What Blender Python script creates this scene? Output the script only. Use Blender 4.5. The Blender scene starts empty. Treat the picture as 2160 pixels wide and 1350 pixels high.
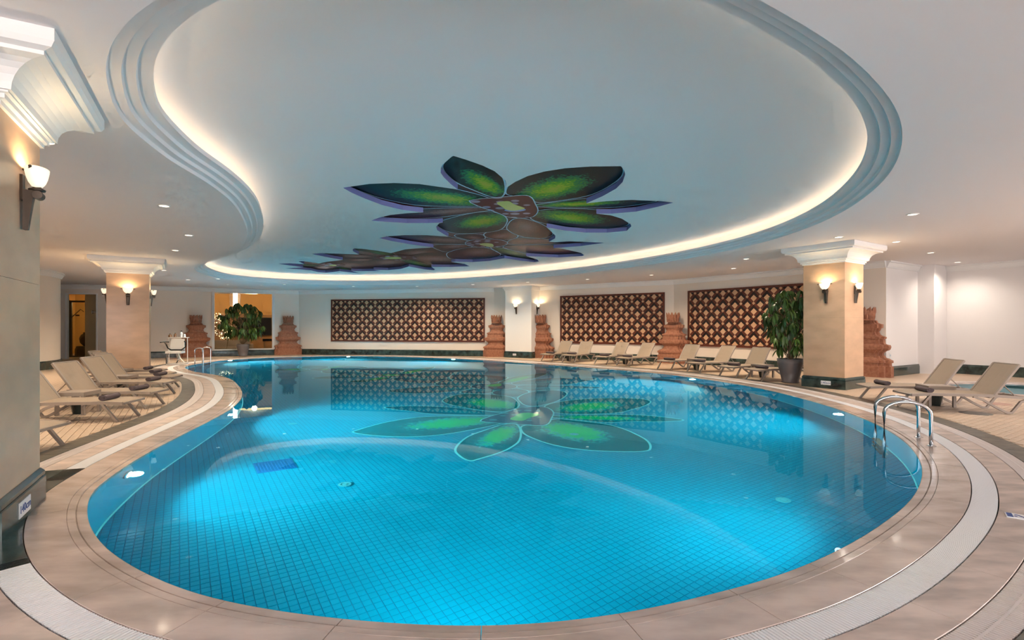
import bpy, math, random
import numpy as np
from mathutils import Vector, Matrix
from mathutils.geometry import tessellate_polygon

random.seed(7)
rng = np.random.default_rng(7)
scene = bpy.context.scene
COL = scene.collection
PI = math.pi

# ------------------------------------------------------------------ camera
F, HOR, ZC = 1080.0, 690.0, 1.65          # focal length in pixels, horizon row, eye height
cam_d = bpy.data.cameras.new('camera'); cam = bpy.data.objects.new('camera', cam_d); COL.objects.link(cam)
cam.location = (0, 0, ZC); cam.rotation_euler = (PI/2, 0, 0)
cam_d.sensor_width = 36; cam_d.lens = 18.0; cam_d.shift_y = (HOR-675)/2160; cam_d.clip_end = 200
scene.camera = cam

# ------------------------------------------------------------------ world, view, big lights
vs = scene.view_settings
vs.view_transform = 'Standard'; vs.look = 'None'; vs.gamma = 1.0; vs.exposure = 0.58; vs.use_curve_mapping = False
w = bpy.data.worlds.new('world'); scene.world = w; w.use_nodes = True
w.node_tree.nodes['Background'].inputs[0].default_value = (0.75, 0.85, 1.0, 1)
w.node_tree.nodes['Background'].inputs[1].default_value = 0.15
cy = scene.cycles
cy.use_denoising = True; cy.max_bounces = 5; cy.diffuse_bounces = 2; cy.glossy_bounces = 2
cy.transmission_bounces = 4; cy.transparent_max_bounces = 8; cy.volume_bounces = 0
cy.use_adaptive_sampling = True; cy.adaptive_threshold = 0.15; cy.adaptive_min_samples = 12; cy.sample_clamp_indirect = 4.0; cy.caustics_reflective = False; cy.caustics_refractive = True

def area_light(name, loc, target, sx, sy, power, color):
    l = bpy.data.lights.new(name, 'AREA'); l.shape = 'RECTANGLE'; l.size = sx; l.size_y = sy
    l.energy = power; l.color = color
    o = bpy.data.objects.new(name, l); COL.objects.link(o); o.location = loc
    o.rotation_euler = (Vector(target)-Vector(loc)).to_track_quat('-Z', 'Y').to_euler()
    return o
DAY = (1.0, 0.95, 0.95)
area_light('daylight_fill_back', (-1.0, -6.2, 2.0), (-1, 5, 1.9), 9.0, 2.8, 640, DAY)  # unseen fill panel added behind the camera, standing in for daylight
area_light('daylight_fill_side', (17.6, 2.0, 2.0), (0, 6, 1.6), 8.0, 2.8, 1000, DAY)  # unseen fill panel added as daylight from the right; no window built there

# ------------------------------------------------------------------ materials
MATS = {}
def new_mat(name):
    m = bpy.data.materials.new(name); m.use_nodes = True; MATS[name] = m
    nt = m.node_tree; return m, nt, nt.nodes['Principled BSDF']
def plain(name, col, rough=0.5, metal=0.0, noise=0.0, scale=8.0, coat=0.0, spec=0.5, bump=0.0, stretch=None, col2=None, detail=6):
    m, nt, b = new_mat(name)
    b.inputs['Roughness'].default_value = rough; b.inputs['Metallic'].default_value = metal
    b.inputs['Specular IOR Level'].default_value = spec
    if coat: b.inputs['Coat Weight'].default_value = coat; b.inputs['Coat Roughness'].default_value = 0.08
    if noise or col2 or bump:
        tc = nt.nodes.new('ShaderNodeTexCoord'); mp = nt.nodes.new('ShaderNodeMapping')
        nt.links.new(tc.outputs['Object'], mp.inputs[0])
        if stretch: mp.inputs['Scale'].default_value = stretch
        n = nt.nodes.new('ShaderNodeTexNoise'); n.inputs['Scale'].default_value = scale; n.inputs['Detail'].default_value = detail
        nt.links.new(mp.outputs[0], n.inputs['Vector'])
        r = nt.nodes.new('ShaderNodeValToRGB'); nt.links.new(n.outputs['Fac'], r.inputs[0])
        c2 = col2 if col2 else tuple(max(0, c*(1-noise)) for c in col)
        r.color_ramp.elements[0].color = (*c2, 1); r.color_ramp.elements[0].position = 0.34
        r.color_ramp.elements[1].color = (*col, 1); r.color_ramp.elements[1].position = 0.64
        nt.links.new(r.outputs[0], b.inputs['Base Color'])
        if bump:
            bp = nt.nodes.new('ShaderNodeBump'); bp.inputs['Strength'].default_value = bump; bp.inputs['Distance'].default_value = 0.01
            nt.links.new(n.outputs['Fac'], bp.inputs['Height']); nt.links.new(bp.outputs[0], b.inputs['Normal'])
    else:
        b.inputs['Base Color'].default_value = (*col, 1)
    return m
def emit(name, col, strength, base=None):
    m, nt, b = new_mat(name)
    b.inputs['Base Color'].default_value = (*(base or col), 1)
    b.inputs['Emission Color'].default_value = (*col, 1); b.inputs['Emission Strength'].default_value = strength
    b.inputs['Roughness'].default_value = 0.4
    return m

plain('plaster', (0.80, 0.78, 0.76), 0.7)
plain('ceiling_paint', (0.835, 0.785, 0.785), 0.75)
plain('wall_paint', (0.79, 0.70, 0.61), 0.65)
plain('wall_white', (0.80, 0.76, 0.74), 0.65)
plain('column_marble', (0.64, 0.415, 0.26), 0.38, noise=0.18, scale=1.6, stretch=(1, 1, 2.2), coat=0.12)
plain('coping_marble', (0.62, 0.49, 0.425), 0.24, noise=0.34, scale=1.7, stretch=(1, 2.4, 1), coat=0.35, detail=12)
plain('ring_marble', (0.66, 0.53, 0.46), 0.34, noise=0.38, scale=2.4, stretch=(1, 2.6, 1), detail=9)
plain('grate_white', (0.80, 0.79, 0.79), 0.4)
plain('grate_rose', (0.66, 0.58, 0.54), 0.4)
plain('trough_dark', (0.03, 0.025, 0.02), 0.8)
plain('slate_dark', (0.15, 0.13, 0.10), 0.35, col2=(0.045, 0.045, 0.038), scale=5, stretch=(1, 3, 1), bump=0.4)
plain('green_marble', (0.045, 0.075, 0.065), 0.18, col2=(0.012, 0.018, 0.017), scale=5, detail=10, coat=0.3)
plain('deck_tile', (0.62, 0.47, 0.345), 0.38, noise=0.20, scale=2.3, detail=5)
plain('rose_stone', (0.45, 0.24, 0.17), 0.4, noise=0.2, scale=4)
plain('grout', (0.30, 0.21, 0.15), 0.8)
plain('chrome', (0.62, 0.64, 0.66), 0.16, metal=1.0)
plain('dark_metal', (0.085, 0.065, 0.05), 0.3, metal=0.7)
plain('black_plastic', (0.012, 0.012, 0.013), 0.4)
plain('white_plastic', (0.74, 0.72, 0.69), 0.35)
plain('lounger_frame', (0.285, 0.23, 0.19), 0.45)
plain('lounger_sling', (0.325, 0.25, 0.185), 0.75, noise=0.12, scale=160, stretch=(1, 1, 1))
plain('towel', (0.125, 0.092, 0.095), 0.95, noise=0.3, scale=90, bump=0.5)
plain('bin_dark', (0.010, 0.018, 0.016), 0.35)
plain('pot_grey', (0.16, 0.135, 0.13), 0.45)
plain('soil', (0.03, 0.02, 0.013), 0.95)
plain('bark', (0.26, 0.17, 0.09), 0.8, noise=0.3, scale=25)
plain('leaf_green', (0.13, 0.22, 0.025), 0.42, col2=(0.045, 0.10, 0.012), scale=3.0)
plain('leaf_dark', (0.06, 0.12, 0.018), 0.42, col2=(0.02, 0.05, 0.008), scale=3.0)
plain('sandstone', (0.38, 0.165, 0.095), 0.8, col2=(0.27, 0.105, 0.058), scale=14, bump=0.15, detail=9)
plain('lattice_brown', (0.125, 0.028, 0.014), 0.4, noise=0.35, scale=6)
plain('lattice_dark', (0.014, 0.006, 0.005), 0.45)
plain('lattice_tan', (0.62, 0.38, 0.22), 0.55, noise=0.12, scale=9)
plain('basin_blue', (0.01, 0.31, 0.50), 0.3)
plain('pool_tile', (0.001, 0.395, 0.585), 0.25, noise=0.08, scale=1.5)
plain('mosaic_line', (0.20, 0.80, 0.85), 0.35)
plain('inlet_white', (0.10, 0.52, 0.60), 0.4)
plain('pool_grille', (0.005, 0.16, 0.42), 0.4)
plain('sign_white', (0.85, 0.85, 0.85), 0.4)
plain('sign_black', (0.02, 0.02, 0.03), 0.5)
plain('sign_blue', (0.012, 0.055, 0.26), 0.5)
plain('recess_purple', (0.16, 0.18, 0.42), 0.5)
plain('outline_pale', (0.50, 0.66, 0.80), 0.5)
plain('lounge_wall', (0.62, 0.38, 0.16), 0.7)
plain('lounge_wood', (0.34, 0.20, 0.10), 0.6, noise=0.2, scale=3)
plain('lounge_floor', (0.30, 0.20, 0.12), 0.3)
plain('lounge_sofa', (0.40, 0.30, 0.22), 0.8)
plain('screen_dark', (0.012, 0.015, 0.025), 0.6, spec=0.1)
plain('door_dark', (0.05, 0.035, 0.022), 0.5)
plain('clear_bottle', (0.60, 0.66, 0.72), 0.15)
plain('amber_bottle', (0.14, 0.07, 0.03), 0.25)
plain('kid_pool_blue', (0.22, 0.42, 0.48), 0.3)
emit('cove_light', (1.0, 0.81, 0.58), 6.8)
emit('downlight_glow', (1.0, 0.86, 0.66), 3.0)
emit('shade_glow', (1.0, 0.84, 0.62), 0.62, (0.9, 0.85, 0.7))
emit('lamp_tube', (1.0, 0.88, 0.74), 14.0)
emit('fairy_light', (1.0, 0.72, 0.36), 7.0)
emit('pool_lamp', (0.85, 0.97, 1.0), 30.0)
emit('lounge_cove', (1.0, 0.62, 0.25), 2.2)

def glass_mat(name, col, rough, ior, bump=0.0):
    m, nt, b = new_mat(name); nt.nodes.remove(b)
    g = nt.nodes.new('ShaderNodeBsdfRefraction'); g.inputs['Color'].default_value = (*col, 1)
    g.inputs['Roughness'].default_value = rough; g.inputs['IOR'].default_value = ior
    gl = nt.nodes.new('ShaderNodeBsdfGlossy'); gl.inputs['Roughness'].default_value = rough; gl.inputs['Color'].default_value = (0.58, 0.80, 0.90, 1)
    lw_ = nt.nodes.new('ShaderNodeLayerWeight'); lw_.inputs['Blend'].default_value = 0.5
    rp = nt.nodes.new('ShaderNodeValToRGB'); cr = rp.color_ramp
    stops = [(0.0, 0.02), (0.40, 0.006), (0.50, 0.006), (0.577, 0.012), (0.658, 0.03), (0.741, 0.085), (0.826, 0.25), (0.913, 0.52), (1.0, 1.0)]
    cr.elements[0].position, cr.elements[0].color = 0.0, (0.02, 0.02, 0.02, 1); cr.elements[1].position, cr.elements[1].color = 1.0, (1, 1, 1, 1)
    for p_, v_ in stops[1:-1]: e = cr.elements.new(p_); e.color = (v_, v_, v_, 1)
    mx = nt.nodes.new('ShaderNodeMixShader')
    nt.links.new(lw_.outputs['Facing'], rp.inputs[0]); nt.links.new(rp.outputs[0], mx.inputs[0]); nt.links.new(g.outputs[0], mx.inputs[1]); nt.links.new(gl.outputs[0], mx.inputs[2])
    nt.links.new(mx.outputs[0], nt.nodes['Material Output'].inputs[0])
    if bump:
        tc = nt.nodes.new('ShaderNodeTexCoord'); n = nt.nodes.new('ShaderNodeTexNoise')
        n.inputs['Scale'].default_value = 1.1; n.inputs['Detail'].default_value = 2
        nt.links.new(tc.outputs['Object'], n.inputs['Vector'])
        bp = nt.nodes.new('ShaderNodeBump'); bp.inputs['Strength'].default_value = bump; bp.inputs['Distance'].default_value = 0.02
        nt.links.new(n.outputs['Fac'], bp.inputs['Height']); nt.links.new(bp.outputs[0], g.inputs['Normal']); nt.links.new(bp.outputs[0], gl.inputs['Normal'])
    return m
glass_mat('water', (0.62, 0.975, 1.0), 0.0, 1.33, 0.02)
def pane_mat(name, tint, refl):
    m, nt, b = new_mat(name); nt.nodes.remove(b)
    t = nt.nodes.new('ShaderNodeBsdfTransparent'); t.inputs[0].default_value = (*tint, 1)
    g = nt.nodes.new('ShaderNodeBsdfGlossy'); g.inputs['Roughness'].default_value = 0.02
    f = nt.nodes.new('ShaderNodeFresnel'); f.inputs[0].default_value = refl
    x = nt.nodes.new('ShaderNodeMixShader')
    nt.links.new(f.outputs[0], x.inputs[0]); nt.links.new(t.outputs[0], x.inputs[1]); nt.links.new(g.outputs[0], x.inputs[2])
    nt.links.new(x.outputs[0], nt.nodes['Material Output'].inputs[0])
pane_mat('pane_glass', (0.92, 0.95, 0.93), 1.10)

def grid_mat(name, c1, c2, pitch, line, ang, rough):
    """flat grid of square tiles (Object coords) for what is too far to pick apart"""
    m, nt, b = new_mat(name)
    tc = nt.nodes.new('ShaderNodeTexCoord'); mp = nt.nodes.new('ShaderNodeMapping')
    mp.inputs['Rotation'].default_value = (0, 0, -ang); nt.links.new(tc.outputs['Object'], mp.inputs[0])
    br = nt.nodes.new('ShaderNodeTexBrick'); br.offset = 0.0; br.squash = 1.0
    br.inputs['Scale'].default_value = 1.0; br.inputs['Brick Width'].default_value = pitch; br.inputs['Row Height'].default_value = pitch
    br.inputs['Mortar Size'].default_value = line; br.inputs['Mortar Smooth'].default_value = 0.1
    br.inputs['Color1'].default_value = (*c1, 1); br.inputs['Color2'].default_value = (*[c*0.95 for c in c1], 1); br.inputs['Mortar'].default_value = (*c2, 1)
    nt.links.new(mp.outputs[0], br.inputs['Vector']); nt.links.new(br.outputs['Color'], b.inputs['Base Color'])
    b.inputs['Roughness'].default_value = rough

def petal_mat(name, stops, dots, cx=0.38):
    """painted petal: rings of colour round a point near the base, broken into dabs"""
    m, nt, b = new_mat(name); N = nt.nodes.new; L = nt.links.new
    tc = N('ShaderNodeTexCoord'); mp = N('ShaderNodeMapping')
    mp.inputs['Location'].default_value = (-cx, -0.5, 0); L(tc.outputs['Generated'], mp.inputs[0])
    sc_ = N('ShaderNodeVectorMath'); sc_.operation = 'MULTIPLY'; sc_.inputs[1].default_value = (2.0, 2.3, 0); L(mp.outputs[0], sc_.inputs[0])
    ln = N('ShaderNodeVectorMath'); ln.operation = 'LENGTH'; L(sc_.outputs[0], ln.inputs[0])
    vo = N('ShaderNodeTexVoronoi'); vo.inputs['Scale'].default_value = dots; L(tc.outputs['Object'], vo.inputs['Vector'])
    no = N('ShaderNodeTexNoise'); no.inputs['Scale'].default_value = 4.0; L(tc.outputs['Object'], no.inputs['Vector'])
    sp = N('ShaderNodeSeparateColor'); L(vo.outputs['Color'], sp.inputs[0])
    a1 = N('ShaderNodeMath'); a1.operation = 'MULTIPLY_ADD'; a1.inputs[1].default_value = 0.26; a1.inputs[2].default_value = -0.13; L(sp.outputs[0], a1.inputs[0])
    a2 = N('ShaderNodeMath'); a2.operation = 'ADD'; L(ln.outputs['Value'], a2.inputs[0]); L(a1.outputs[0], a2.inputs[1])
    a3 = N('ShaderNodeMath'); a3.operation = 'MULTIPLY_ADD'; a3.inputs[1].default_value = 0.2; L(no.outputs['Fac'], a3.inputs[0]); L(a2.outputs[0], a3.inputs[2])
    r = N('ShaderNodeValToRGB'); L(a3.outputs[0], r.inputs[0])
    cr = r.color_ramp
    cr.elements[0].position, cr.elements[0].color = stops[0][0], (*stops[0][1], 1)
    cr.elements[1].position, cr.elements[1].color = stops[-1][0], (*stops[-1][1], 1)
    for p, c in stops[1:-1]:
        e = cr.elements.new(p); e.color = (*c, 1)
    L(r.outputs[0], b.inputs['Base Color']); b.inputs['Roughness'].default_value = 0.34; b.inputs['Specular IOR Level'].default_value = 0.06
petal_mat('petal_green', [(0.16, (0.50, 0.44, 0.04)), (0.34, (0.30, 0.46, 0.012)), (0.50, (0.06, 0.30, 0.014)), (0.68, (0.004, 0.20, 0.09)), (0.80, (0.001, 0.014, 0.016))], 22)
petal_mat('petal_brown', [(0.15, (0.34, 0.15, 0.135)), (0.45, (0.23, 0.075, 0.062)), (0.66, (0.12, 0.022, 0.018)), (0.85, (0.045, 0.005, 0.008))], 30)
petal_mat('petal_leaf', [(0.1, (0.10, 0.16, 0.02)), (0.5, (0.04, 0.11, 0.012)), (0.85, (0.003, 0.02, 0.008))], 26)
petal_mat('mosaic_green', [(0.20, (0.01, 0.62, 0.22)), (0.52, (0.01, 0.56, 0.24)), (0.64, (0.01, 0.45, 0.50)), (0.74, (0.0, 0.225, 0.265)), (0.95, (0.0, 0.205, 0.25))], 20)
petal_mat('mosaic_grey', [(0.2, (0.02, 0.36, 0.44)), (0.6, (0.01, 0.24, 0.34)), (0.9, (0.01, 0.18, 0.26))], 20)
def dots_mat(name, base, dot, scale, thr):
    m, nt, b = new_mat(name); N = nt.nodes.new; L = nt.links.new
    tc = N('ShaderNodeTexCoord'); vo = N('ShaderNodeTexVoronoi'); vo.inputs['Scale'].default_value = scale; vo.inputs['Randomness'].default_value = 0.6
    mp = N('ShaderNodeMapping'); mp.inputs['Scale'].default_value = (1, 1, 0); L(tc.outputs['Object'], mp.inputs[0]); L(mp.outputs[0], vo.inputs['Vector'])
    r = N('ShaderNodeValToRGB'); L(vo.outputs['Distance'], r.inputs[0])
    r.color_ramp.elements[0].position = thr; r.color_ramp.elements[0].color = (*dot, 1)
    r.color_ramp.elements[1].position = thr+0.05; r.color_ramp.elements[1].color = (*base, 1)
    L(r.outputs[0], b.inputs['Base Color']); b.inputs['Roughness'].default_value = 0.35; b.inputs['Specular IOR Level'].default_value = 0.06
dots_mat('heart_red', (0.10, 0.006, 0.010), (0.40, 0.30, 0.42), 3.0, 0.34)
dots_mat('heart_teal', (0.02, 0.15, 0.24), (0.06, 0.36, 0.44), 3.6, 0.30)
plain('pistil_yellow', (0.50, 0.55, 0.10), 0.3)
plain('pistil_blue', (0.02, 0.20, 0.62), 0.3)
plain('pistil_mosaic', (0.01, 0.58, 0.22), 0.3)

# ------------------------------------------------------------------ mesh helpers
class MB:
    def __init__(s): s.v = []; s.f = []
    def add(s, verts, faces):
        n = len(s.v); s.v.extend([tuple(map(float, p)) for p in verts]); s.f.extend([tuple(i+n for i in f) for f in faces]); return s
    def box(s, x0, x1, y0, y1, z0, z1, M=None):
        vs_ = [(x, y, z) for z in (z0, z1) for y in (y0, y1) for x in (x0, x1)]
        if M is not None: vs_ = [tuple(M @ Vector(p)) for p in vs_]
        return s.add(vs_, [(0, 2, 3, 1), (4, 5, 7, 6), (0, 1, 5, 4), (2, 6, 7, 3), (0, 4, 6, 2), (1, 3, 7, 5)])
    def prism(s, poly, z0, z1):
        n = len(poly)
        area = sum(poly[i][0]*poly[(i+1) % n][1]-poly[(i+1) % n][0]*poly[i][1] for i in range(n))
        if area < 0: poly = poly[::-1]
        vs_ = [(p[0], p[1], z0) for p in poly]+[(p[0], p[1], z1) for p in poly]
        fs = [(i, (i+1) % n, n+(i+1) % n, n+i) for i in range(n)]
        if n <= 4: fs += [tuple(range(n-1, -1, -1)), tuple(range(n, 2*n))]
        else:
            for t in tessellate_polygon([[Vector((p[0], p[1], 0)) for p in poly]]):
                a, b, c = t
                A = (poly[b][0]-poly[a][0])*(poly[c][1]-poly[a][1])-(poly[c][0]-poly[a][0])*(poly[b][1]-poly[a][1])
                if A < 0: a, c = c, a
                fs += [(n+a, n+b, n+c), (c, b, a)]
        return s.add(vs_, fs)
    def tube(s, pts, r, seg=8, rx=None, closed=False, up=(0, 0, 1)):
        """round (or rx by r flat) tube swept along pts; r may be a list"""
        pts = [Vector(p) for p in pts]; n = len(pts)
        rr = r if isinstance(r, (list, tuple)) else [r]*n
        up = Vector(up); vs_ = []
        for i, p in enumerate(pts):
            if closed: t = (pts[(i+1) % n]-pts[i-1]).normalized()
            else: t = (pts[min(i+1, n-1)]-pts[max(i-1, 0)]).normalized()
            a = t.cross(up)
            if a.length < 1e-4: a = t.cross(Vector((1, 0, 0)))
            a.normalize(); b = a.cross(t).normalized()
            for k in range(seg):
                th = 2*PI*(k+0.5)/seg
                ra = rx if rx else rr[i]
                vs_.append(p+a*(ra*math.cos(th))+b*(rr[i]*math.sin(th)))
        fs = []
        for i in range(n if closed else n-1):
            j = (i+1) % n
            for k in range(seg):
                fs.append((i*seg+k, i*seg+(k+1) % seg, j*seg+(k+1) % seg, j*seg+k))
        if not closed:
            fs.append(tuple(range(seg-1, -1, -1))); fs.append(tuple((n-1)*seg+k for k in range(seg)))
        return s.add(vs_, fs)
    def lathe(s, prof, seg=20, c=(0, 0, 0), a0=0.0, a1=2*PI):
        full = abs(a1-a0-2*PI) < 1e-6; m = seg if full else seg+1; n = len(prof)
        vs_ = [(c[0]+r*math.cos(a0+(a1-a0)*k/seg), c[1]+r*math.sin(a0+(a1-a0)*k/seg), c[2]+z) for r, z in prof for k in range(m)]
        fs = []
        for i in range(n-1):
            for k in range(seg):
                k2 = (k+1) % m
                fs.append((i*m+k, i*m+k2, (i+1)*m+k2, (i+1)*m+k))
        return s.add(vs_, fs)
    def build(s, name, mat, parent=None, smooth=False, loc=(0, 0, 0), rz=0.0):
        me = bpy.data.meshes.new(name); me.from_pydata(s.v, [], s.f); me.update()
        me.materials.append(MATS[mat])
        if smooth: me.polygons.foreach_set('use_smooth', [True]*len(me.polygons))
        return link(name, me, parent, loc, rz)
def link(name, me, parent=None, loc=(0, 0, 0), rz=0.0):
    o = bpy.data.objects.new(name, me); COL.objects.link(o)
    if parent is not None: o.parent = parent
    o.location = loc; o.rotation_euler = (0, 0, rz)
    return o
def tag(o, label=None, cat=None, group=None, kind=None):
    if label: o['label'] = label
    if cat: o['category'] = cat
    if group: o['group'] = group
    if kind: o['kind'] = kind
    return o
def empty(name, loc=(0, 0, 0), rz=0.0, label=None, cat=None, group=None, kind=None):
    o = bpy.data.objects.new(name, None); COL.objects.link(o); o.empty_display_size = 0.1
    o.location = loc; o.rotation_euler = (0, 0, rz)
    return tag(o, label, cat, group, kind)
def copy_tree(o, parent=None):
    c = o.copy(); COL.objects.link(c); c.parent = parent
    for ch in list(KIDS.get(o.name, [])): copy_tree(ch, c)
    return c
KIDS = {}
def index_kids(root):
    KIDS[root.name] = list(root.children)
    for c in root.children: index_kids(c)
def smooth_by_angle(o, deg=35):
    me = o.data; me.polygons.foreach_set('use_smooth', [True]*len(me.polygons))
    me.set_sharp_from_angle(angle=math.radians(deg))
    return o
def text_mesh(txt, size, depth=0.002):
    cu = bpy.data.curves.new('lettering', 'FONT'); cu.body = txt; cu.size = size; cu.extrude = depth
    cu.align_x = 'CENTER'; cu.align_y = 'CENTER'
    o = bpy.data.objects.new('lettering', cu); COL.objects.link(o)
    bpy.context.view_layer.update()
    me = bpy.data.meshes.new_from_object(o.evaluated_get(bpy.context.evaluated_depsgraph_get()))
    bpy.data.objects.remove(o); bpy.data.curves.remove(cu)
    return me

# ------------------------------------------------------------------ plan geometry: pixels -> points on floor or ceiling planes
def un(x, y, z=0.0):
    d = F*(z-ZC)/(HOR-y); return np.array([(x-1080)*d/F, d])
def closed_curve(P, n, sm=6):
    P = np.array(P, float); m = len(P); out = []
    for i in range(m):
        p0, p1, p2, p3 = P[i-1], P[i], P[(i+1) % m], P[(i+2) % m]
        for t in np.linspace(0, 1, 24, endpoint=False):
            # centripetal-ish: plain cubic Hermite with chord scaled tangents
            d1 = np.linalg.norm(p1-p0)+1e-9; d2 = np.linalg.norm(p2-p1)+1e-9; d3 = np.linalg.norm(p3-p2)+1e-9
            t1 = ((p1-p0)/d1*d2+(p2-p1)/d2*d1)/(d1+d2)*d2; t2 = ((p2-p1)/d2*d3+(p3-p2)/d3*d2)/(d2+d3)*d2
            h = t*t*(3-2*t)
            out.append((1-h)*p1+h*p2+(t**3-2*t*t+t)*t1+(t**3-t*t)*t2)
    Q = np.array(out)
    L = np.concatenate([[0], np.cumsum(np.linalg.norm(np.roll(Q, -1, 0)-Q, axis=1))])
    Qc = np.vstack([Q, Q[:1]]); s = np.linspace(0, L[-1], n, endpoint=False)
    R = np.stack([np.interp(s, L, Qc[:, k]) for k in (0, 1)], 1)
    for _ in range(sm): R = 0.25*np.roll(R, 1, 0)+0.5*R+0.25*np.roll(R, -1, 0)
    return R, L[-1]
def normals_out(R):
    t = np.roll(R, -1, 0)-np.roll(R, 1, 0); t /= np.linalg.norm(t, axis=1)[:, None]
    nrm = np.stack([t[:, 1], -t[:, 0]], 1)
    x, y = R[:, 0], R[:, 1]
    if np.sum(x*np.roll(y, -1)-np.roll(x, -1)*y) < 0: nrm = -nrm
    for _ in range(4): nrm = 0.25*np.roll(nrm, 1, 0)+0.5*nrm+0.25*np.roll(nrm, -1, 0)
    return nrm/np.linalg.norm(nrm, axis=1)[:, None]
POOL_PX = [(183,1071),(187,1050),(198,1033),(236,1004),(270,980.5),(312,955),(359,930),(405,907),(447,885.5),(485,864),(506,845),(511,828),(502,812),(480,797),(448,789.6),(413,784.6),(393,778),(390,774.5),(403,770),(430,765.5),(480,759.6),(580,754),(730,751.3),(817,752),(917,755),(1000,758.7),(1100,765.5),(1200,772.5),(1300,780),(1400,789),(1500,802),(1581,815),(1690,840),(1785,869),(1867,904),(1907,930),(1936,963),(1946,991),(1940,1024),(1924,1052),(1867,1101),(1785,1152),(1663,1207),(1565,1238),(1500,1253),(1400,1278),(1300,1297),(1200,1310),(1120,1318),(1040,1322),(960,1321),(850,1317),(740,1308),(640,1297),(540,1282),(405,1251),(321,1217),(236,1168),(198,1128)]
NP = 640
POOL, PLEN = closed_curve([un(*p) for p in POOL_PX], NP, 10)
PN = normals_out(POOL)
def ring(off): return POOL+PN*off
def nearest(q): return int(np.argmin(np.sum((POOL-np.array(q))**2, axis=1)))
def inside(poly, pts):
    pts = np.atleast_2d(pts); x, y = pts[:, 0], pts[:, 1]; r = np.zeros(len(pts), bool)
    x1, y1 = poly[:, 0], poly[:, 1]; x2, y2 = np.roll(x1, -1), np.roll(y1, -1)
    for a, b, c, d in zip(x1, y1, x2, y2):
        if b == d: continue
        k = ((b > y) != (d > y)) & (x < (c-a)*(y-b)/(d-b)+a); r ^= k
    return r
ANG = math.radians(33)
E1 = np.array([math.cos(ANG), math.sin(ANG)]); E2 = np.array([-math.sin(ANG), math.cos(ANG)])
ZL, ZU = 3.85, 4.34            # lower and upper ceiling
def flat_with_holes(outer, holes, z, flip=False):
    loops = [[Vector((p[0], p[1], 0)) for p in outer]]+[[Vector((p[0], p[1], 0)) for p in h] for h in holes]
    allp = [p for l in loops for p in l]
    tris = tessellate_polygon(loops); fs = []
    for a, b, c in tris:
        A = (allp[b]-allp[a]).cross(allp[c]-allp[a]).z
        if abs(A) < 1e-12: continue
        if (A < 0) != flip: a, c = c, a
        fs.append((a, b, c))
    return [(p.x, p.y, z) for p in allp], fs
ROOM = [(-33, -6.5), (22, -6.5), (22, 24), (16, 34), (-33, 34)]

#STRUCTURE
# ================================================================== FLOOR
grid_mat('deck_far', (0.60, 0.45, 0.325), (0.36, 0.25, 0.17), 0.105, 0.005, ANG, 0.38)
KID_C, KID_R = np.array([13.7, 13.5]), 1.65
kid_ring = [(KID_C[0]+1.25*KID_R*math.cos(a)*1.0, KID_C[1]+KID_R*math.sin(a)) for a in np.linspace(0, 2*PI, 64, endpoint=False)]
b = MB().add(*flat_with_holes(ROOM, [ring(1.30), kid_ring], 0.0))
floor = tag(b.build('floor', 'deck_far'), 'warm beige tiled pool deck with stone rings around the water', kind='structure')
# trough under the gratings
v = []; f = []
for k, (o_, z_) in enumerate(((0.35, -0.06), (1.32, -0.06))): v += [(p[0], p[1], z_) for p in ring(o_)]
f = [(i, (i+1) % NP, NP+(i+1) % NP, NP+i) for i in range(NP)]
MB().add(v, f).build('grating_trough', 'trough_dark', floor)

S_A, S_B = nearest(un(140, 1020)), nearest(un(70, 1172))        # where the near column interrupts the gratings
lo, hi = min(S_A, S_B), max(S_A, S_B)
if hi-lo > NP/2: lo, hi = hi, lo+NP
GAP = set(i % NP for i in range(lo, hi+1))
def seg_slab(i0, i1, prof, name, mat):
    """ring segment between curve indices with cross-section prof [(offset, z)]"""
    idx = [i % NP for i in range(i0, i1+1)]; m = len(prof)
    P = [ring_cache(o_)[idx] for o_, _ in prof]
    P = [q.copy() for q in P]
    for q in P:                                              # 3 mm joint at both ends
        for e, s_ in ((0, 1), (-1, -2)):
            d = q[s_]-q[e]; q[e] = q[e]+d/np.linalg.norm(d)*0.0025
    vs_ = [(P[k][j][0], P[k][j][1], prof[k][1]) for j in range(len(idx)) for k in range(m)]
    fs = [(j*m+k, j*m+k+1, (j+1)*m+k+1, (j+1)*m+k) for j in range(len(idx)-1) for k in range(m-1)]
    fs = [tuple(reversed(t)) for t in fs]
    mm = MB().add(vs_, fs)
    fs2 = [tuple(range(m)), tuple((len(idx)-1)*m+k for k in range(m-1, -1, -1))]
    mm.f += fs2
    o = mm.build(name, mat, floor)
    return o
_rc = {}
def ring_cache(o_):
    if o_ not in _rc: _rc[o_] = ring(o_)
    return _rc[o_]
COPING = [(0, -0.09), (0, 0.0), (0.006, 0.003), (0.072, 0.004), (0.076, -0.002), (0.080, 0.005), (0.085, 0.009), (0.135, 0.0105), (0.138, 0.006), (0.141, 0.011), (0.398, 0.0115), (0.40, 0.008), (0.40, -0.06)]
step = 7
for i in range(0, NP, step): seg_slab(i, min(i+step, NP), COPING, 'coping_slab', 'coping_marble')
def flat_prof(a, b_, z): return [(a, -0.06), (a, z-0.003), (a+0.003, z), (b_-0.003, z), (b_, z-0.003), (b_, -0.06)]
i = 0
while i < NP:
    j = min(i+7, NP)
    if not any((k % NP) in GAP for k in range(i, j)): seg_slab(i, j, flat_prof(0.602, 0.848, 0.012), 'ring_slab', 'ring_marble')
    else: seg_slab(i, j, flat_prof(0.405, 0.80, 0.011), 'column_foot_slab', 'green_marble')
    i = j
i = 0
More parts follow.
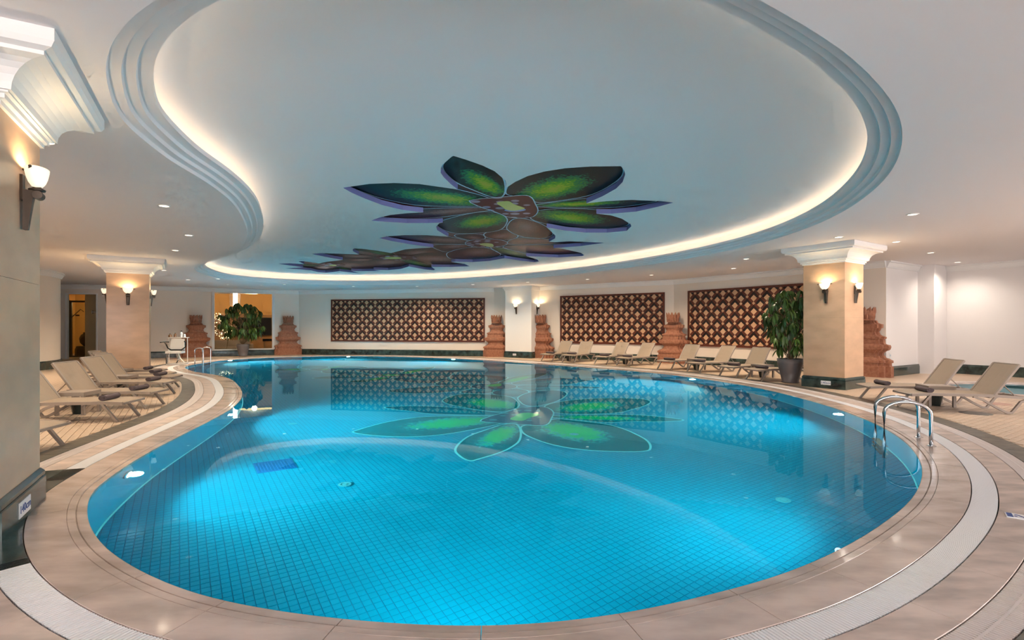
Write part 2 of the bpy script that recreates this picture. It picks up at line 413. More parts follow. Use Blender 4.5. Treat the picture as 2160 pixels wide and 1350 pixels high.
while i < NP:
    j = min(i+6, NP)
    seg_slab(i, j, flat_prof(1.052, 1.35, 0.013), 'border_slab', 'slate_dark'); i = j
# gratings: thousands of thin bars
def grating(o0, o1, name, mat, rib):
    Lr = PLEN; n = int(Lr/0.0225); t = (np.arange(n)+0.5)/n*NP
    ii = np.floor(t).astype(int) % NP; fr = t-np.floor(t); jj = (ii+1) % NP
    keep = np.array([k not in GAP for k in ii])
    A = ring(o0+0.006); B = ring(o1-0.006)
    a = A[ii]*(1-fr)[:, None]+A[jj]*fr[:, None]; b_ = B[ii]*(1-fr)[:, None]+B[jj]*fr[:, None]
    a, b_ = a[keep], b_[keep]; u = b_-a; u /= np.linalg.norm(u, axis=1)[:, None]; sd = np.stack([-u[:, 1], u[:, 0]], 1)*0.0075
    n = len(a); V = np.zeros((n, 8, 3))
    for k, q in enumerate((a-sd, a+sd, b_+sd, b_-sd)):
        V[:, k, :2] = q; V[:, k, 2] = 0.011; V[:, 4+k, :2] = q; V[:, 4+k, 2] = -0.02
    base = (np.arange(n)*8)[:, None, None]
    Fq = np.array([(0, 3, 2, 1), (0, 1, 5, 4), (1, 2, 6, 5), (2, 3, 7, 6), (3, 0, 4, 7)])[None]+base
    mm = MB(); mm.v = V.reshape(-1, 3).tolist(); mm.f = Fq.reshape(-1, 4).tolist()
    for off in rib:
        R = ring(off-0.008); R2 = ring(off+0.008)
        for k in range(NP):
            if k in GAP or (k+1) % NP in GAP: continue
            k2 = (k+1) % NP
            mm.add([(*R[k], 0.0112), (*R[k2], 0.0112), (*R2[k2], 0.0112), (*R2[k], 0.0112)], [(3, 2, 1, 0)])
    o = mm.build(name, mat, floor); tag(o, kind='stuff'); return o
tag(grating(0.402, 0.600, 'overflow_grating', 'grate_white', ()), 'white slatted overflow grating')
tag(grating(0.850, 1.050, 'drain_grating', 'grate_rose', (0.95,)), 'pale narrow drain grating')
# square deck tiles, nearest ones singly
TP = 0.105
def deck_tiles():
    out = ring(1.352)
    ks = np.arange(-260, 260)
    gi, gj = np.meshgrid(ks, ks, indexing='ij'); c = ((gi.ravel()+0.5)*TP)[:, None]*E1+((gj.ravel()+0.5)*TP)[:, None]*E2
    px = 1080+F*c[:, 0]/np.maximum(c[:, 1], 0.1)
    ok = (c[:, 1] > 1.5) & (c[:, 1] < 12.5) & (px > -60) & (px < 2230); c = c[ok]
    near = np.array([np.min(np.sum((POOL-p)**2, axis=1)) for p in c])
    c = c[near > (1.352+0.02)**2]
    ok = ~inside(POOL, c); c = c[ok]
    ok = ~inside(np.array(kid_ring), c); c = c[ok]
    ok = np.sum((c-np.array([-4.5, 4.4]))**2, axis=1) > 0.4
    c = c[ok]
    dist = np.linalg.norm(c, axis=1); c = c[np.argsort(dist)]
    vis = (1080+F*c[:, 0]/c[:, 1] > 84) & (1080+F*c[:, 0]/c[:, 1] < 2160)
    return c, vis
tc_, vis_ = deck_tiles()
h_ = TP/2-0.003
tile_me = MB().box(-h_, h_, -h_, h_, 0, 0.010)
tile_me.v = [(x*(0.97 if z > 0.005 else 1), y*(0.97 if z > 0.005 else 1), z) for x, y, z in tile_me.v]
me = bpy.data.meshes.new('deck_tile'); me.from_pydata(tile_me.v, [], tile_me.f); me.materials.append(MATS['deck_tile'])
single = np.where(vis_)[0][:300]; rest = np.setdiff1d(np.arange(len(tc_)), single)
for k in single: link('deck_tile', me, floor, (tc_[k][0], tc_[k][1], 0.0005+random.uniform(0, 0.0015)), ANG)
def joined_tiles(cs, half, z, h, name, mat, parent, jit=0.0):
    n = len(cs); V = np.zeros((n, 8, 3)); zz = z+rng.uniform(0, jit, n) if jit else np.full(n, z)
    for k, (sx, sy) in enumerate(((-1, -1), (1, -1), (1, 1), (-1, 1))):
        V[:, k, :2] = cs+half*0.97*(sx*E1+sy*E2); V[:, k, 2] = zz+h
        V[:, 4+k, :2] = cs+half*(sx*E1+sy*E2); V[:, 4+k, 2] = zz
    Fq = np.array([(0, 1, 2, 3), (1, 0, 4, 5), (2, 1, 5, 6), (3, 2, 6, 7), (0, 3, 7, 4)])[None]+(np.arange(n)*8)[:, None, None]
    mm = MB(); mm.v = V.reshape(-1, 3).tolist(); mm.f = Fq.reshape(-1, 4).tolist()
    return tag(mm.build(name, mat, parent), kind='stuff')
joined_tiles(tc_[rest], h_, 0.0005, 0.010, 'deck_tile_field', 'deck_tile', floor, 0.0015)
for px, py, r_, mt in ((2058, 873, 0.25, 'slate_dark'), (2104, 853, 0.24, 'rose_stone'), (152, 766, 0.32, 'slate_dark'), (366, 757, 0.4, 'rose_stone')):
    p = un(px, py); MB().lathe([(r_, 0.0), (r_, 0.0125), (r_-0.004, 0.0145), (0.0001, 0.0145)], 28).build('round_inlay', mt, floor, loc=(p[0], p[1], 0))

# ================================================================== POOL
DEPTH = 1.40
grid_mat('pool_floor_far', (0.001, 0.395, 0.585), (0.001, 0.20, 0.35), 0.075, 0.0045, ANG, 0.3)
basin = MB()
PB = POOL
basin.add([(p[0], p[1], -0.09) for p in PB]+[(p[0], p[1], -DEPTH) for p in PB], [((i+1) % NP, i, NP+i, NP+(i+1) % NP) for i in range(NP)])
pool = tag(basin.build('swimming_pool', 'pool_tile'), 'large free-form indoor swimming pool lined with blue mosaic tiles', 'pool')
smooth_by_angle(pool)
MB().add(*flat_with_holes(POOL, [], -DEPTH)).build('basin_floor', 'pool_floor_far', pool)
# pale tile band along the foot of the wall
MB().add([(p[0], p[1], -DEPTH+0.022) for p in ring(-0.003)]+[(p[0], p[1], -DEPTH+0.005) for p in ring(-0.02)], [((i+1) % NP, i, NP+i, NP+(i+1) % NP) for i in range(NP)]).build('foot_fillet', 'mosaic_line', pool)
PT = 0.075
def pool_tiles():
    ks = np.arange(-150, 150); gi, gj = np.meshgrid(ks, ks, indexing='ij')
    c = ((gi.ravel()+0.5)*PT)[:, None]*E1+((gj.ravel()+0.5)*PT)[:, None]*E2
    c = c[(np.linalg.norm(c, axis=1) < 6.6) & (c[:, 1] > 1.5)]
    c = c[inside(ring(0.03), c)]
    r = np.linalg.norm(c, axis=1); vis = r > 3.95-0.0*c[:, 0]
    o = np.argsort(np.where(vis, r, r+50)); return c[o]
pt_ = pool_tiles()
h_ = PT/2-0.0025
tm = MB().box(-h_, h_, -h_, h_, 0, 0.004)
me = bpy.data.meshes.new('pool_tile'); me.from_pydata(tm.v, [], tm.f); me.materials.append(MATS['pool_tile'])
for p in pt_[:300]: link('pool_tile', me, pool, (p[0], p[1], -DEPTH+0.0005), ANG)
joined_tiles(pt_[300:], h_, -DEPTH+0.0005, 0.004, 'pool_tile_field', 'pool_tile', pool)
# water
water = tag(MB().add(*flat_with_holes(ring(0.001), [], -0.001)).build('pool_water', 'water'), 'still clear turquoise water filling the free-form pool to its brim', 'water', kind='stuff')

# small round children's pool on the right
kid = empty('children_pool', (KID_C[0], KID_C[1], 0), 0, 'small round paddling pool with pale rim behind the right loungers', 'pool')
kr = [((p[0]-KID_C[0]), (p[1]-KID_C[1])) for p in kid_ring]; n = len(kr)
def kloop(s, z): return [(x*s, y*s, z) for x, y in kr]
def kband(loops): 
    v = [p for l in loops for p in l]; return MB().add(v, [(k*n+i, k*n+(i+1) % n, (k+1)*n+(i+1) % n, (k+1)*n+i) for k in range(len(loops)-1) for i in range(n)])
kband([kloop(1.12, 0.0), kloop(1.12, 0.02), kloop(0.94, 0.02), kloop(0.93, -0.05)]).build('rim', 'ring_marble', kid)
kband([kloop(1.21, 0.006), kloop(1.21, 0.012), kloop(1.13, 0.012), kloop(1.13, 0.0)]).build('rim_grating', 'grate_white', kid)
kband([kloop(0.93, -0.05), kloop(0.90, -0.4), kloop(0.0001, -0.4)]).build('basin', 'kid_pool_blue', kid)
MB().add(kloop(0.935, -0.02), [tuple(range(n))]).build('water_surface', 'water', kid)

# ================================================================== CEILING
CEIL_PX = [(322,0),(278,35),(237,85),(221,148),(230,193),(259,256),(304,296),(363,341),(426,378),(481,418.5),(514,465),(521,497),(513,517),(494,534),(455,548),(424,556),(410,564),(424,576),(480,589),(580,597),(705,601),(805,601),(920,598.5),(1050,592),(1150,584),(1275,571),(1380,556.7),(1506,535),(1632,505),(1716,476),(1770,451),(1827,414),(1870,374),(1897,327),(1904,290),(1899,250),(1877.5,208),(1839,162),(1785,112),(1716,65.5),(1654,29),(1604,0),(1510,-42),(1350,-95),(1150,-130),(950,-140),(750,-125),(570,-92),(430,-46)]
CO, _ = closed_curve([un(x, y, ZL) for x, y in CEIL_PX], 480, 6); CNn = normals_out(CO); NC = len(CO)
def cring(o_): return CO+CNn*o_
ceiling = tag(MB().add(*flat_with_holes(ROOM, [CO], ZL, flip=True)).build('ceiling', 'ceiling_paint'), 'white lower ceiling around a free-form lit recess', kind='structure')
def cband(prof, name, mat, parent=None):
    v = []; m = len(prof)
    for o_, z in prof: v += [(p[0], p[1], z) for p in cring(o_)]
    return MB().add(v, [(k*NC+i, (k+1)*NC+i, (k+1)*NC+(i+1) % NC, k*NC+(i+1) % NC) for k in range(m-1) for i in range(NC)]).build(name, mat, parent)
def scoop(o0, z0):       # one moulded step: a shallow cove then a flat
    return [(o0, z0), (o0-0.004, z0+0.030), (o0-0.014, z0+0.046), (o0-0.030, z0+0.050), (o0-0.105, z0+0.046)]
prof = scoop(0.0, ZL)
smooth_by_angle(cband(prof, 'ceiling_moulding', 'ceiling_paint', ceiling), 40)
smooth_by_angle(cband(scoop(-0.105, ZL+0.046), 'ceiling_moulding', 'ceiling_paint', ceiling), 40)
z3 = ZL+0.092
smooth_by_angle(cband([(-0.21, z3), (-0.214, z3+0.030), (-0.224, z3+0.046), (-0.24, z3+0.05), (-0.34, z3+0.05), (-0.34, z3+0.115), (-0.30, z3+0.115), (-0.30, z3+0.07), (0.30, z3+0.07)], 'cove_lip', 'ceiling_paint', ceiling), 40)
smooth_by_angle(cband([(0.30, z3+0.07), (0.30, ZU-0.16), (0.26, ZU-0.06), (0.16, ZU)], 'cove_wall', 'ceiling_paint', ceiling), 60)
cl = tag(cband([(0.0, z3+0.075), (0.0, z3+0.095), (-0.06, z3+0.095), (-0.06, z3+0.075)], 'cove_light_strip', 'cove_light'), 'hidden warm light strip glowing along the ceiling recess edge', 'light strip')

# painted flower panel set into the upper ceiling: outlines read off the photograph
ZA = lambda p: (700+p[0]/5.684, 310+p[1]/5.684)
ZB = lambda p: (1060+p[0]/5.684, 310+p[1]/5.684)
ZCc = lambda p: (780+p[0]/4.154, 460+p[1]/4.154)
ZD = lambda p: (560+p[0]/4.909, 500+p[1]/4.909)
def px(conv, *pts): return [conv(p) for p in pts]
HOLE_PX = (px(ZA, (135,490),(205,478),(450,443),(750,432),(1050,445),(1300,480),(1510,510),(1420,440),(1340,360),(1305,310),(1310,250),(1325,215),(1450,105),(1600,150),(1800,220),(1950,290),(2080,400),(2092,440),(2086,490))
  + px(ZB, (60,480),(150,420),(300,350),(500,295),(750,255),(1050,235),(1420,230),(1460,280),(1470,330),(1440,420),(1360,500),(1200,590),(1005,675),(1250,650),(1550,635),(1900,650),(2045,667),(1850,720),(1600,775),(1300,800),(1125,800),(1300,820),(1430,860),(1535,925),(1545,950),(1490,1005),(1250,1027),(1000,1027),(750,1002),(600,975),(530,965),(600,1030),(635,1065),(630,1095))
  + px(ZCc, (1570,208),(1620,212),(1750,203),(2050,217),(1850,245),(1610,262),(1700,270),(1850,305),(1880,325),(1860,333),(1650,345),(1450,337),(1370,332),(1470,365),(1482,380),(1440,387),(1300,370),(1180,352),(1050,375),(900,385),(750,382),(715,385),(830,402),(875,422),(700,428),(540,427))
  + px(ZD, (1755,335),(1740,343),(1650,335),(1485,305),(1400,330),(1270,342),(1120,338),(1185,351),(1000,353),(888,350),(965,375),(850,362),(765,352),(700,362),(620,368),(540,362),(475,345),(350,333),(210,325),(300,318),(390,313),(250,294),(135,277),(250,272),(400,281),(340,250),(380,249),(475,262),(560,272),(640,255),(750,243),(800,236),(700,220),(600,200),(480,175),(560,168),(700,170),(900,178),(968,180),(905,145),(905,125),(920,118),(1000,122),(1150,140),(1300,166),(1450,127),(1600,116),(1740,108),(1500,75),(1300,40),(1175,10))
  + px(ZCc, (150,160),(300,150),(500,150),(690,163),(640,135),(590,105),(582,75),(610,45),(640,39))
  + px(ZA, (1150,912),(900,912),(650,897),(470,883),(560,850),(700,815),(900,795),(1095,784),(850,755),(600,695),(400,620),(230,545)))
hole = [un(x, y, ZU) for x, y in HOLE_PX]
REC = 0.11
upper = MB().add(*flat_with_holes(cring(0.16), [hole], ZU, flip=True)).build('ceiling_recess_panel', 'ceiling_paint', ceiling)
nh = len(hole)
v = [(p[0], p[1], ZU) for p in hole]+[(p[0], p[1], ZU+REC) for p in hole]
MB().add(v, [(i, (i+1) % nh, nh+(i+1) % nh, nh+i) for i in range(nh)]).build('recess_rim', 'recess_purple', ceiling)
hp = np.array(hole); pad = [(hp[:, 0].min()-0.5, hp[:, 1].min()-0.5), (hp[:, 0].max()+0.5, hp[:, 1].min()-0.5), (hp[:, 0].max()+0.5, hp[:, 1].max()+0.5), (hp[:, 0].min()-0.5, hp[:, 1].max()+0.5)]
MB().prism(pad, ZU+REC+0.03, ZU+REC+0.05).build('recess_backing', 'petal_brown', ceiling)

P1 = {'G1': px(ZA, (170,480),(450,436),(750,424),(1050,436),(1300,474),(1500,516),(1900,615),(2000,700),(1800,730),(1100,722),(850,690),(600,635),(400,570),(270,520)),
 'G2': px(ZA, (1450,95),(1600,142),(1800,210),(1950,280),(2090,395),(2085,620),(1900,615),(1750,555),(1500,455),(1400,380),(1320,290),(1310,215)),
 'G3': px(ZB, (25,600),(35,485),(150,412),(300,342),(500,286),(750,246),(1050,226),(1430,222),(1470,285),(1445,365),(1370,430),(1200,535),(1005,610),(700,655),(400,695),(300,600)),
 'G4': px(ZB, (240,720),(700,660),(1005,620),(1250,640),(1550,627),(1930,646),(1700,695),(1400,735),(1130,742),(700,742)),
 'G5': px(ZB, (420,745),(1120,748),(1300,808),(1440,855),(1540,920),(1480,962),(1300,982),(1000,984),(750,970),(520,937),(280,862)),
 'B6': px(ZB, (110,862),(285,862),(520,945),(625,1045),(580,1082),(450,1112),(300,1102),(150,1060),(60,1010),(35,970)),
 'G7': px(ZA, (1930,772),(2130,855),(2080,970),(2000,1015),(1800,1040),(1500,1052),(1350,1012),(1258,960),(1250,935),(1285,905),(1340,880),(1650,800)),
 'B8': px(ZA, (2065,740),(1900,770),(1650,805),(1340,850),(1100,865),(850,865),(555,850),(700,806),(900,786),(1095,740),(1800,732))}
H1 = px(ZA, (1615,652),(1720,628),(2085,600))+px(ZB, (200,583),(310,583),(370,620),(400,690),(432,745),(425,800),(360,850),(230,860),(60,848))+px(ZA, (2010,805),(1920,770),(1780,728))
Y1 = px(ZA, (1950,670),(2080,652))+px(ZB, (90,655),(130,690),(255,730),(275,745),(130,772),(30,755))+px(ZA, (2060,730))
U1 = px(ZB, (18,752),(130,768),(275,742),(282,768),(150,782),(30,775))
P2 = {'B1': px(ZCc, (110,168),(300,144),(500,144),(690,165),(870,205),(960,237),(780,241),(555,233),(400,216),(250,196)),
 'B2': px(ZCc, (550,233),(960,237),(900,258),(780,280),(680,312),(540,265)), 'B3': px(ZCc, (680,150),(980,138),(1030,182),(960,200),(870,205)),
 'B4': px(ZCc, (975,138),(1190,90),(1335,165),(1210,205),(1025,184)), 'B5': px(ZCc, (1195,205),(1335,165),(1570,192),(1750,198),(1960,207),(1780,226),(1606,234),(1210,242)),
 'B6': px(ZCc, (1110,245),(1606,236),(1700,262),(1850,300),(1880,322),(1650,327),(1450,317),(1365,307),(1250,290)),
 'L7': px(ZCc, (1040,258),(1110,255),(1250,285),(1370,315),(1480,368),(1450,377),(1300,357),(1180,334),(1110,300)),
 'B8': px(ZCc, (900,256),(1050,262),(1180,332),(1050,347),(900,360),(750,362),(690,357),(665,325),(680,303),(780,273))}
H2 = [(780+(1022+190*math.cos(a))/4.154, 460+(222+38*math.sin(a))/4.154) for a in np.linspace(0, 2*PI, 24, endpoint=False)]
Y2 = px(ZCc, (945,232),(1000,220),(1080,226),(1090,255),(1030,252))
P3 = {'B1': px(ZD, (530,170),(700,164),(900,174),(1150,203),(1170,226),(1000,237),(805,230),(790,210),(650,198)), 'L2': px(ZD, (900,125),(1000,116),(1150,134),(1300,160),(1360,205),(1250,197),(1000,152),(905,138)),
 'B3': px(ZD, (1305,160),(1450,120),(1600,110),(1760,108),(1930,138),(1870,182),(1600,177),(1400,203)), 'B4': px(ZD, (1420,205),(1700,158),(1880,182),(1930,262),(2060,278),(2100,297),(1900,289),(1705,284),(1560,242)),
 'L5': px(ZD, (1340,215),(1450,228),(1700,282),(1765,330),(1740,338),(1600,315),(1480,283),(1400,252)), 'B6': px(ZD, (1180,222),(1350,222),(1495,290),(1400,318),(1270,322),(1120,318),(970,292),(1000,263)),
 'B7': px(ZD, (800,225),(1180,222),(1000,265),(880,275),(790,245))}
H3 = [(560+(1360+210*math.cos(a))/4.909, 500+(217+27*math.sin(a))/4.909) for a in np.linspace(0, 2*PI, 24, endpoint=False)]
Y3 = px(ZD, (1205,217),(1320,205),(1420,215),(1390,230),(1290,232))
P4 = {'B1': px(ZD, (640,250),(800,234),(1000,258),(1130,285),(1120,335),(1000,348),(885,344),(700,298)), 'B2': px(ZD, (460,312),(680,298),(780,338),(620,352),(490,343)),
 'L3': px(ZD, (135,278),(390,285),(560,295),(480,312),(390,305),(220,296)), 'L4': px(ZD, (690,298),(880,332),(960,374),(770,336)), 'B5': px(ZD, (345,250),(480,262),(640,285),(560,295),(470,283))}
H4 = [(560+(690+140*math.cos(a))/4.909, 500+(292+18*math.sin(a))/4.909) for a in np.linspace(0, 2*PI, 20, endpoint=False)]
Y4 = px(ZD, (645,297),(690,286),(745,290),(720,306))
KIND = {'G': 'petal_green', 'B': 'petal_brown', 'L': 'petal_leaf'}
KINDM = {'G': 'mosaic_green', 'B': 'mosaic_grey', 'L': 'mosaic_green'}
def smooth_poly(pts, it=2):
    P = np.array(pts)
    for _ in range(it):
        Q = np.empty((len(P)*2, 2)); R = np.roll(P, -1, 0); Q[0::2] = 0.75*P+0.25*R; Q[1::2] = 0.25*P+0.75*R; P = Q
    return P
def slab(name, pts, z0, z1, mat, parent, ctr, root=(0, 0, 0)):
    """flat piece whose local x axis runs from the flower's heart to its tip"""
    P = np.array(pts); c = P.mean(0); a = c-np.array(ctr)
    th = math.atan2(a[1], a[0]) if np.linalg.norm(a) > 1e-3 else 0
    R = np.array([[math.cos(th), math.sin(th)], [-math.sin(th), math.cos(th)]])
    loc = (P-c) @ R.T
    return MB().prism([tuple(p) for p in loc], z0, z1).build(name, mat, parent, loc=(c[0]-root[0], c[1]-root[1], 0), rz=th)
def outline(P, wd, z0, z1, mat, parent, root):
    P = np.array(P); nrm = normals_out(P) if len(P) > 5 else None; n = len(P); A = P+nrm*0.004; B = P-nrm*wd
    v = [(p[0]-root[0], p[1]-root[1], z) for z in (z0, z1) for p in A]+[(p[0]-root[0], p[1]-root[1], z) for z in (z0, z1) for p in B]
    fs = []
    for i in range(n):
        j = (i+1) % n; fs += [(i, j, 2*n+j, 2*n+i), (n+i, 3*n+i, 3*n+j, n+j), (i, n+i, n+j, j), (2*n+i, 2*n+j, 3*n+j, 3*n+i)]
    return MB().add(v, fs).build('petal_outline', mat, parent)
def flower(name, label, pet, heart, pistil, extra, zc, plan, mats, heart_mat, pistil_mat, line_mat, top, parent=None, lw=0.03, cat='ceiling art', group=None):
    """top=+1 hangs face-down (ceiling), top=-1 lies face-up (pool floor); plan maps a pixel to plan x, y"""
    hc = np.mean([plan(p) for p in heart], axis=0)
    root = MB()
    H = smooth_poly([plan(p) for p in heart], 1)
    s = -top
    def zz(k, t=0.004): a, b_ = zc+s*k, zc+s*(k+t); return min(a, b_), max(a, b_)
    z0, z1 = zz(0.012)
    base = MB().prism([tuple(p-hc) for p in H], z0, z1).build(name, heart_mat, parent, loc=(hc[0], hc[1], 0))
    if label: tag(base, label, cat, group)
    k = 0.0
    for key, pts in pet.items():
        P = smooth_poly([plan(p) for p in pts], 2); z0, z1 = zz(k, 0.003)
        o = slab('petal', P, z0, z1, mats[key[0]], base, hc, root=hc)
        if line_mat:
            z0, z1 = zz(k+0.003, 0.001); outline(P, lw, z0, z1, line_mat, base, hc)
        k += 0.0008
    z0, z1 = zz(0.017, 0.003)
    if line_mat: outline(H, lw*0.8, z0, z1, line_mat, base, hc)
    slab('pistil', smooth_poly([plan(p) for p in pistil], 2), z0, z1, pistil_mat, base, hc, root=hc)
    if extra:
        z0, z1 = zz(0.0165, 0.002); slab('pistil_base', smooth_poly([plan(p) for p in extra], 2), z0, z1, 'pistil_blue', base, hc, root=hc)
    return base
ceil_plan = lambda p: un(p[0], p[1], ZU+REC)
ZF = ZU+REC+0.026
flower('painted_flower', 'largest painted flower on the ceiling, green petals round a spotted red heart', P1, H1, Y1, U1, ZF, ceil_plan, KIND, 'heart_red', 'pistil_yellow', 'outline_pale', 1, group='painted ceiling flowers')
flower('painted_flower', 'red-brown painted ceiling flower overlapping the largest green one', P2, H2, Y2, None, ZF, ceil_plan, KIND, 'heart_red', 'pistil_yellow', 'outline_pale', 1, group='painted ceiling flowers')
flower('painted_flower', 'brown painted ceiling flower with two slim green leaves, third in the chain', P3, H3, Y3, None, ZF, ceil_plan, KIND, 'heart_red', 'pistil_yellow', None, 1, group='painted ceiling flowers')
flower('painted_flower', 'smallest and farthest painted ceiling flower at the left end of the chain', P4, H4, Y4, None, ZF, ceil_plan, KIND, 'heart_red', 'pistil_yellow', None, 1, group='painted ceiling flowers')
def floor_plan(p):
    q = ceil_plan(p); return np.array([q[0]*1.0+0.30, q[1]*0.915+0.10])
for pet, he, pi, lw in ((P1, H1, Y1, 0.035), (P2, H2, Y2, 0.035), (P3, H3, Y3, 0.04), (P4, H4, Y4, 0.04)):
    flower('flower_mosaic', None, pet, he, pi, None, -DEPTH+0.006, floor_plan, KINDM, 'heart_teal', 'pistil_mosaic', 'mosaic_line', -1, parent=pool, lw=lw)

# ================================================================== WALLS
WH = ZL+0.3
def wall(name, p0, p1, z0=0.0, z1=WH, th=0.2, mat='wall_paint', parent=None):
    p0, p1 = np.array(p0, float), np.array(p1, float); d = p1-p0; L = np.linalg.norm(d); a = math.atan2(d[1], d[0])
    o = MB().box(0, L, 0, th, z0, z1).build(name, mat, parent, loc=(p0[0], p0[1], 0), rz=a)
    if parent is None: tag(o, kind='structure')
    return o
# room side is to the right of p0 -> p1 when walking left to right along the far side
WB0, WB1 = np.array([-19.35, 27.4]), np.array([-12.9, 31.0])
WP1 = np.array([-1.0, 28.75])
WP2a, WP2b = np.array([1.55, 27.75]), np.array([7.55, 23.88])
WP3b = np.array([12.42, 17.0])
WR1, WR2 = np.array([14.5, 18.3]), np.array([15.5, 18.85])
WR3 = WR2+np.array([0.508, -0.862])*12
def on(p0, p1, s): d = p1-p0; return p0+d/np.linalg.norm(d)*s
def ang(p0, p1): d = np.array(p1)-np.array(p0); return math.atan2(d[1], d[0])
# window wall: pieces around the opening
def px_on_line(x, p0, p1):
    k = (x-1080)/F; d = p1-p0; s = (k*p0[1]-p0[0])/(d[0]-k*d[1]); return p0+d*s
W0, W1 = px_on_line(452.5, WB0, WB1), px_on_line(574, WB0, WB1)
WZ0, WZ1 = 0.40, 3.60
ww = empty('wall_window_side', kind='structure')
wall('wall_piece', WB0, W0, parent=ww); wall('wall_piece', W1, WB1, parent=ww)
wall('wall_piece', W0, W1, 0, WZ0, parent=ww); wall('wall_piece', W0, W1, WZ1, WH, parent=ww)
wall('wall_far', WB1, WP1); wall('wall_pilaster_side', WP1, WP2a); wall('wall_lattice_near_pilaster', WP2a, WP2b); wall('wall_lattice_near_column', WP2b, WP3b)
wall('wall_right_return', WP3b, WR1, mat='wall_white'); wall('wall_right', WR2, WR3, mat='wall_white')
# pilaster in the right corner
wall('wall_right_pilaster', WR1, WR1+np.array([0.30, -0.35])*1.0, mat='wall_white'); wall('wall_right_pilaster_face', WR1+np.array([0.30, -0.35]), WR2+np.array([0.2, -0.36]), mat='wall_white')
# door wall at the left
WD0 = np.array([-27.5, 25.3])
D0, D1 = px_on_line(138, WD0, WB0), px_on_line(206, WD0, WB0)
dw = empty('wall_door_side', kind='structure')
wall('wall_piece', WD0, D0, parent=dw); wall('wall_piece', D1, WB0, parent=dw); wall('wall_piece', D0, D1, 3.42, WH, parent=dw)
# rounded wall at the left
CC, CR = np.array([-21.9, 18.8]), 4.0
arc = [CC+CR*np.array([math.cos(a), math.sin(a)]) for a in np.linspace(-1.3, 2.2, 40)]
v = [(p[0], p[1], 0) for p in arc]+[(p[0], p[1], WH) for p in arc]; n = len(arc)
cw = tag(MB().add(v, [(i, i+1, n+i+1, n+i) for i in range(n-1)]).build('wall_rounded', 'wall_paint', smooth=True), kind='structure')
# closing walls out of view, with an unglazed gap at the back by the fill panel
wall('wall_left', (-24, -6.5), (-24, 18)); wall('wall_back_left', (-6, -6.5), (-24, -6.5)); wall('wall_back_right', (21.5, -6.5), (4.2, -6.5))
wall('wall_back_low', (4.2, -6.5), (-6, -6.5), 0, 0.4); wall('wall_back_high', (4.2, -6.5), (-6, -6.5), 3.5, WH)
wall('wall_side', WR3, (21.5, -6.5))
# baseboards and cornices along the visible walls
def sweep(p0, p1, prof, name, mat, ext=0.0, kind='structure'):
    """prof = [(distance into room, z)] extruded from p0 to p1"""
    p0, p1 = np.array(p0), np.array(p1); d = (p1-p0)/np.linalg.norm(p1-p0); nrm = np.array([d[1], -d[0]])
    p0 = p0-d*ext; p1 = p1+d*ext; m = len(prof)
    v = [(*(q+nrm*a), z) for q in (p0, p1) for a, z in prof]
    fs = [(k, k+1, m+k+1, m+k) for k in range(m-1)]+[tuple(range(m-1, -1, -1)), tuple(range(m, 2*m))]
    return tag(MB().add(v, fs).build(name, mat), kind=kind)
BB = [(-0.01, 0), (0.06, 0), (0.06, 0.27), (0.045, 0.285), (0.05, 0.30), (0.04, 0.335), (-0.01, 0.335)]
CN = [(-0.01, ZL-0.22), (0.03, ZL-0.22), (0.035, ZL-0.19), (0.05, ZL-0.17), (0.10, ZL-0.06), (0.14, ZL-0.045), (0.14, ZL+0.01), (-0.01, ZL+0.01)]
vis = [(WB0, WB1, 'window'), (WB1, WP1, 'far'), (WP2a, WP2b, 'lattice'), (WP2b, WP3b, 'column'), (WP3b, WR1, 'return'), (WR2, WR3, 'right'), (D1, WB0, 'door')]
for p0, p1, nm in vis:
    sweep(p0, p1, BB, 'baseboard_'+nm, 'green_marble'); sweep(p0, p1, CN, 'trim_'+nm, 'plaster')
sweep(WD0, D0, CN, 'trim_door_left', 'plaster'); sweep(D0, D1, CN, 'trim_door_head', 'plaster')
# rounded wall skirting and cornice
for prof, nm, mt in ((BB, 'baseboard_rounded', 'green_marble'), (CN, 'trim_rounded', 'plaster')):
    v = [(*(CC+(q-CC)*(1+a/CR)), z) for q in arc for a, z in prof]; m = len(prof)
    tag(MB().add(v, [(i*m+k, (i+1)*m+k, (i+1)*m+k+1, i*m+k+1) for i in range(n-1) for k in range(m-1)]).build(nm, mt), kind='structure')

# ================================================================== COLUMNS
def square_stack(prof, name, mat, parent):
    """square moulding: prof = [(half width, z)]"""
    v = []; 
    for h, z in prof: v += [(-h, -h, z), (h, -h, z), (h, h, z), (-h, h, z)]
    fs = [(k*4+i, k*4+(i+1) % 4, (k+1)*4+(i+1) % 4, (k+1)*4+i) for k in range(len(prof)-1) for i in range(4)]
    fs += [(3, 2, 1, 0), tuple(4*(len(prof)-1)+i for i in range(4))]
    return MB().add(v, fs).build(name, mat, parent)
CAP = [(0.50, 3.36), (0.545, 3.36), (0.545, 3.395), (0.575, 3.40), (0.575, 3.435), (0.60, 3.44), (0.60, 3.455)] + \
      [(0.62+0.20*(1-math.cos(t)), 3.455+0.21*math.sin(t)) for t in np.linspace(0, PI/2, 7)] + [(0.85, 3.67), (0.85, 3.70), (0.90, 3.72), (0.92, 3.76), (0.92, ZL+0.005)]
PLI = [(0.555, 0.0), (0.555, 0.225), (0.54, 0.235), (0.55, 0.245), (0.55, 0.275), (0.525, 0.31), (0.50, 0.31)]
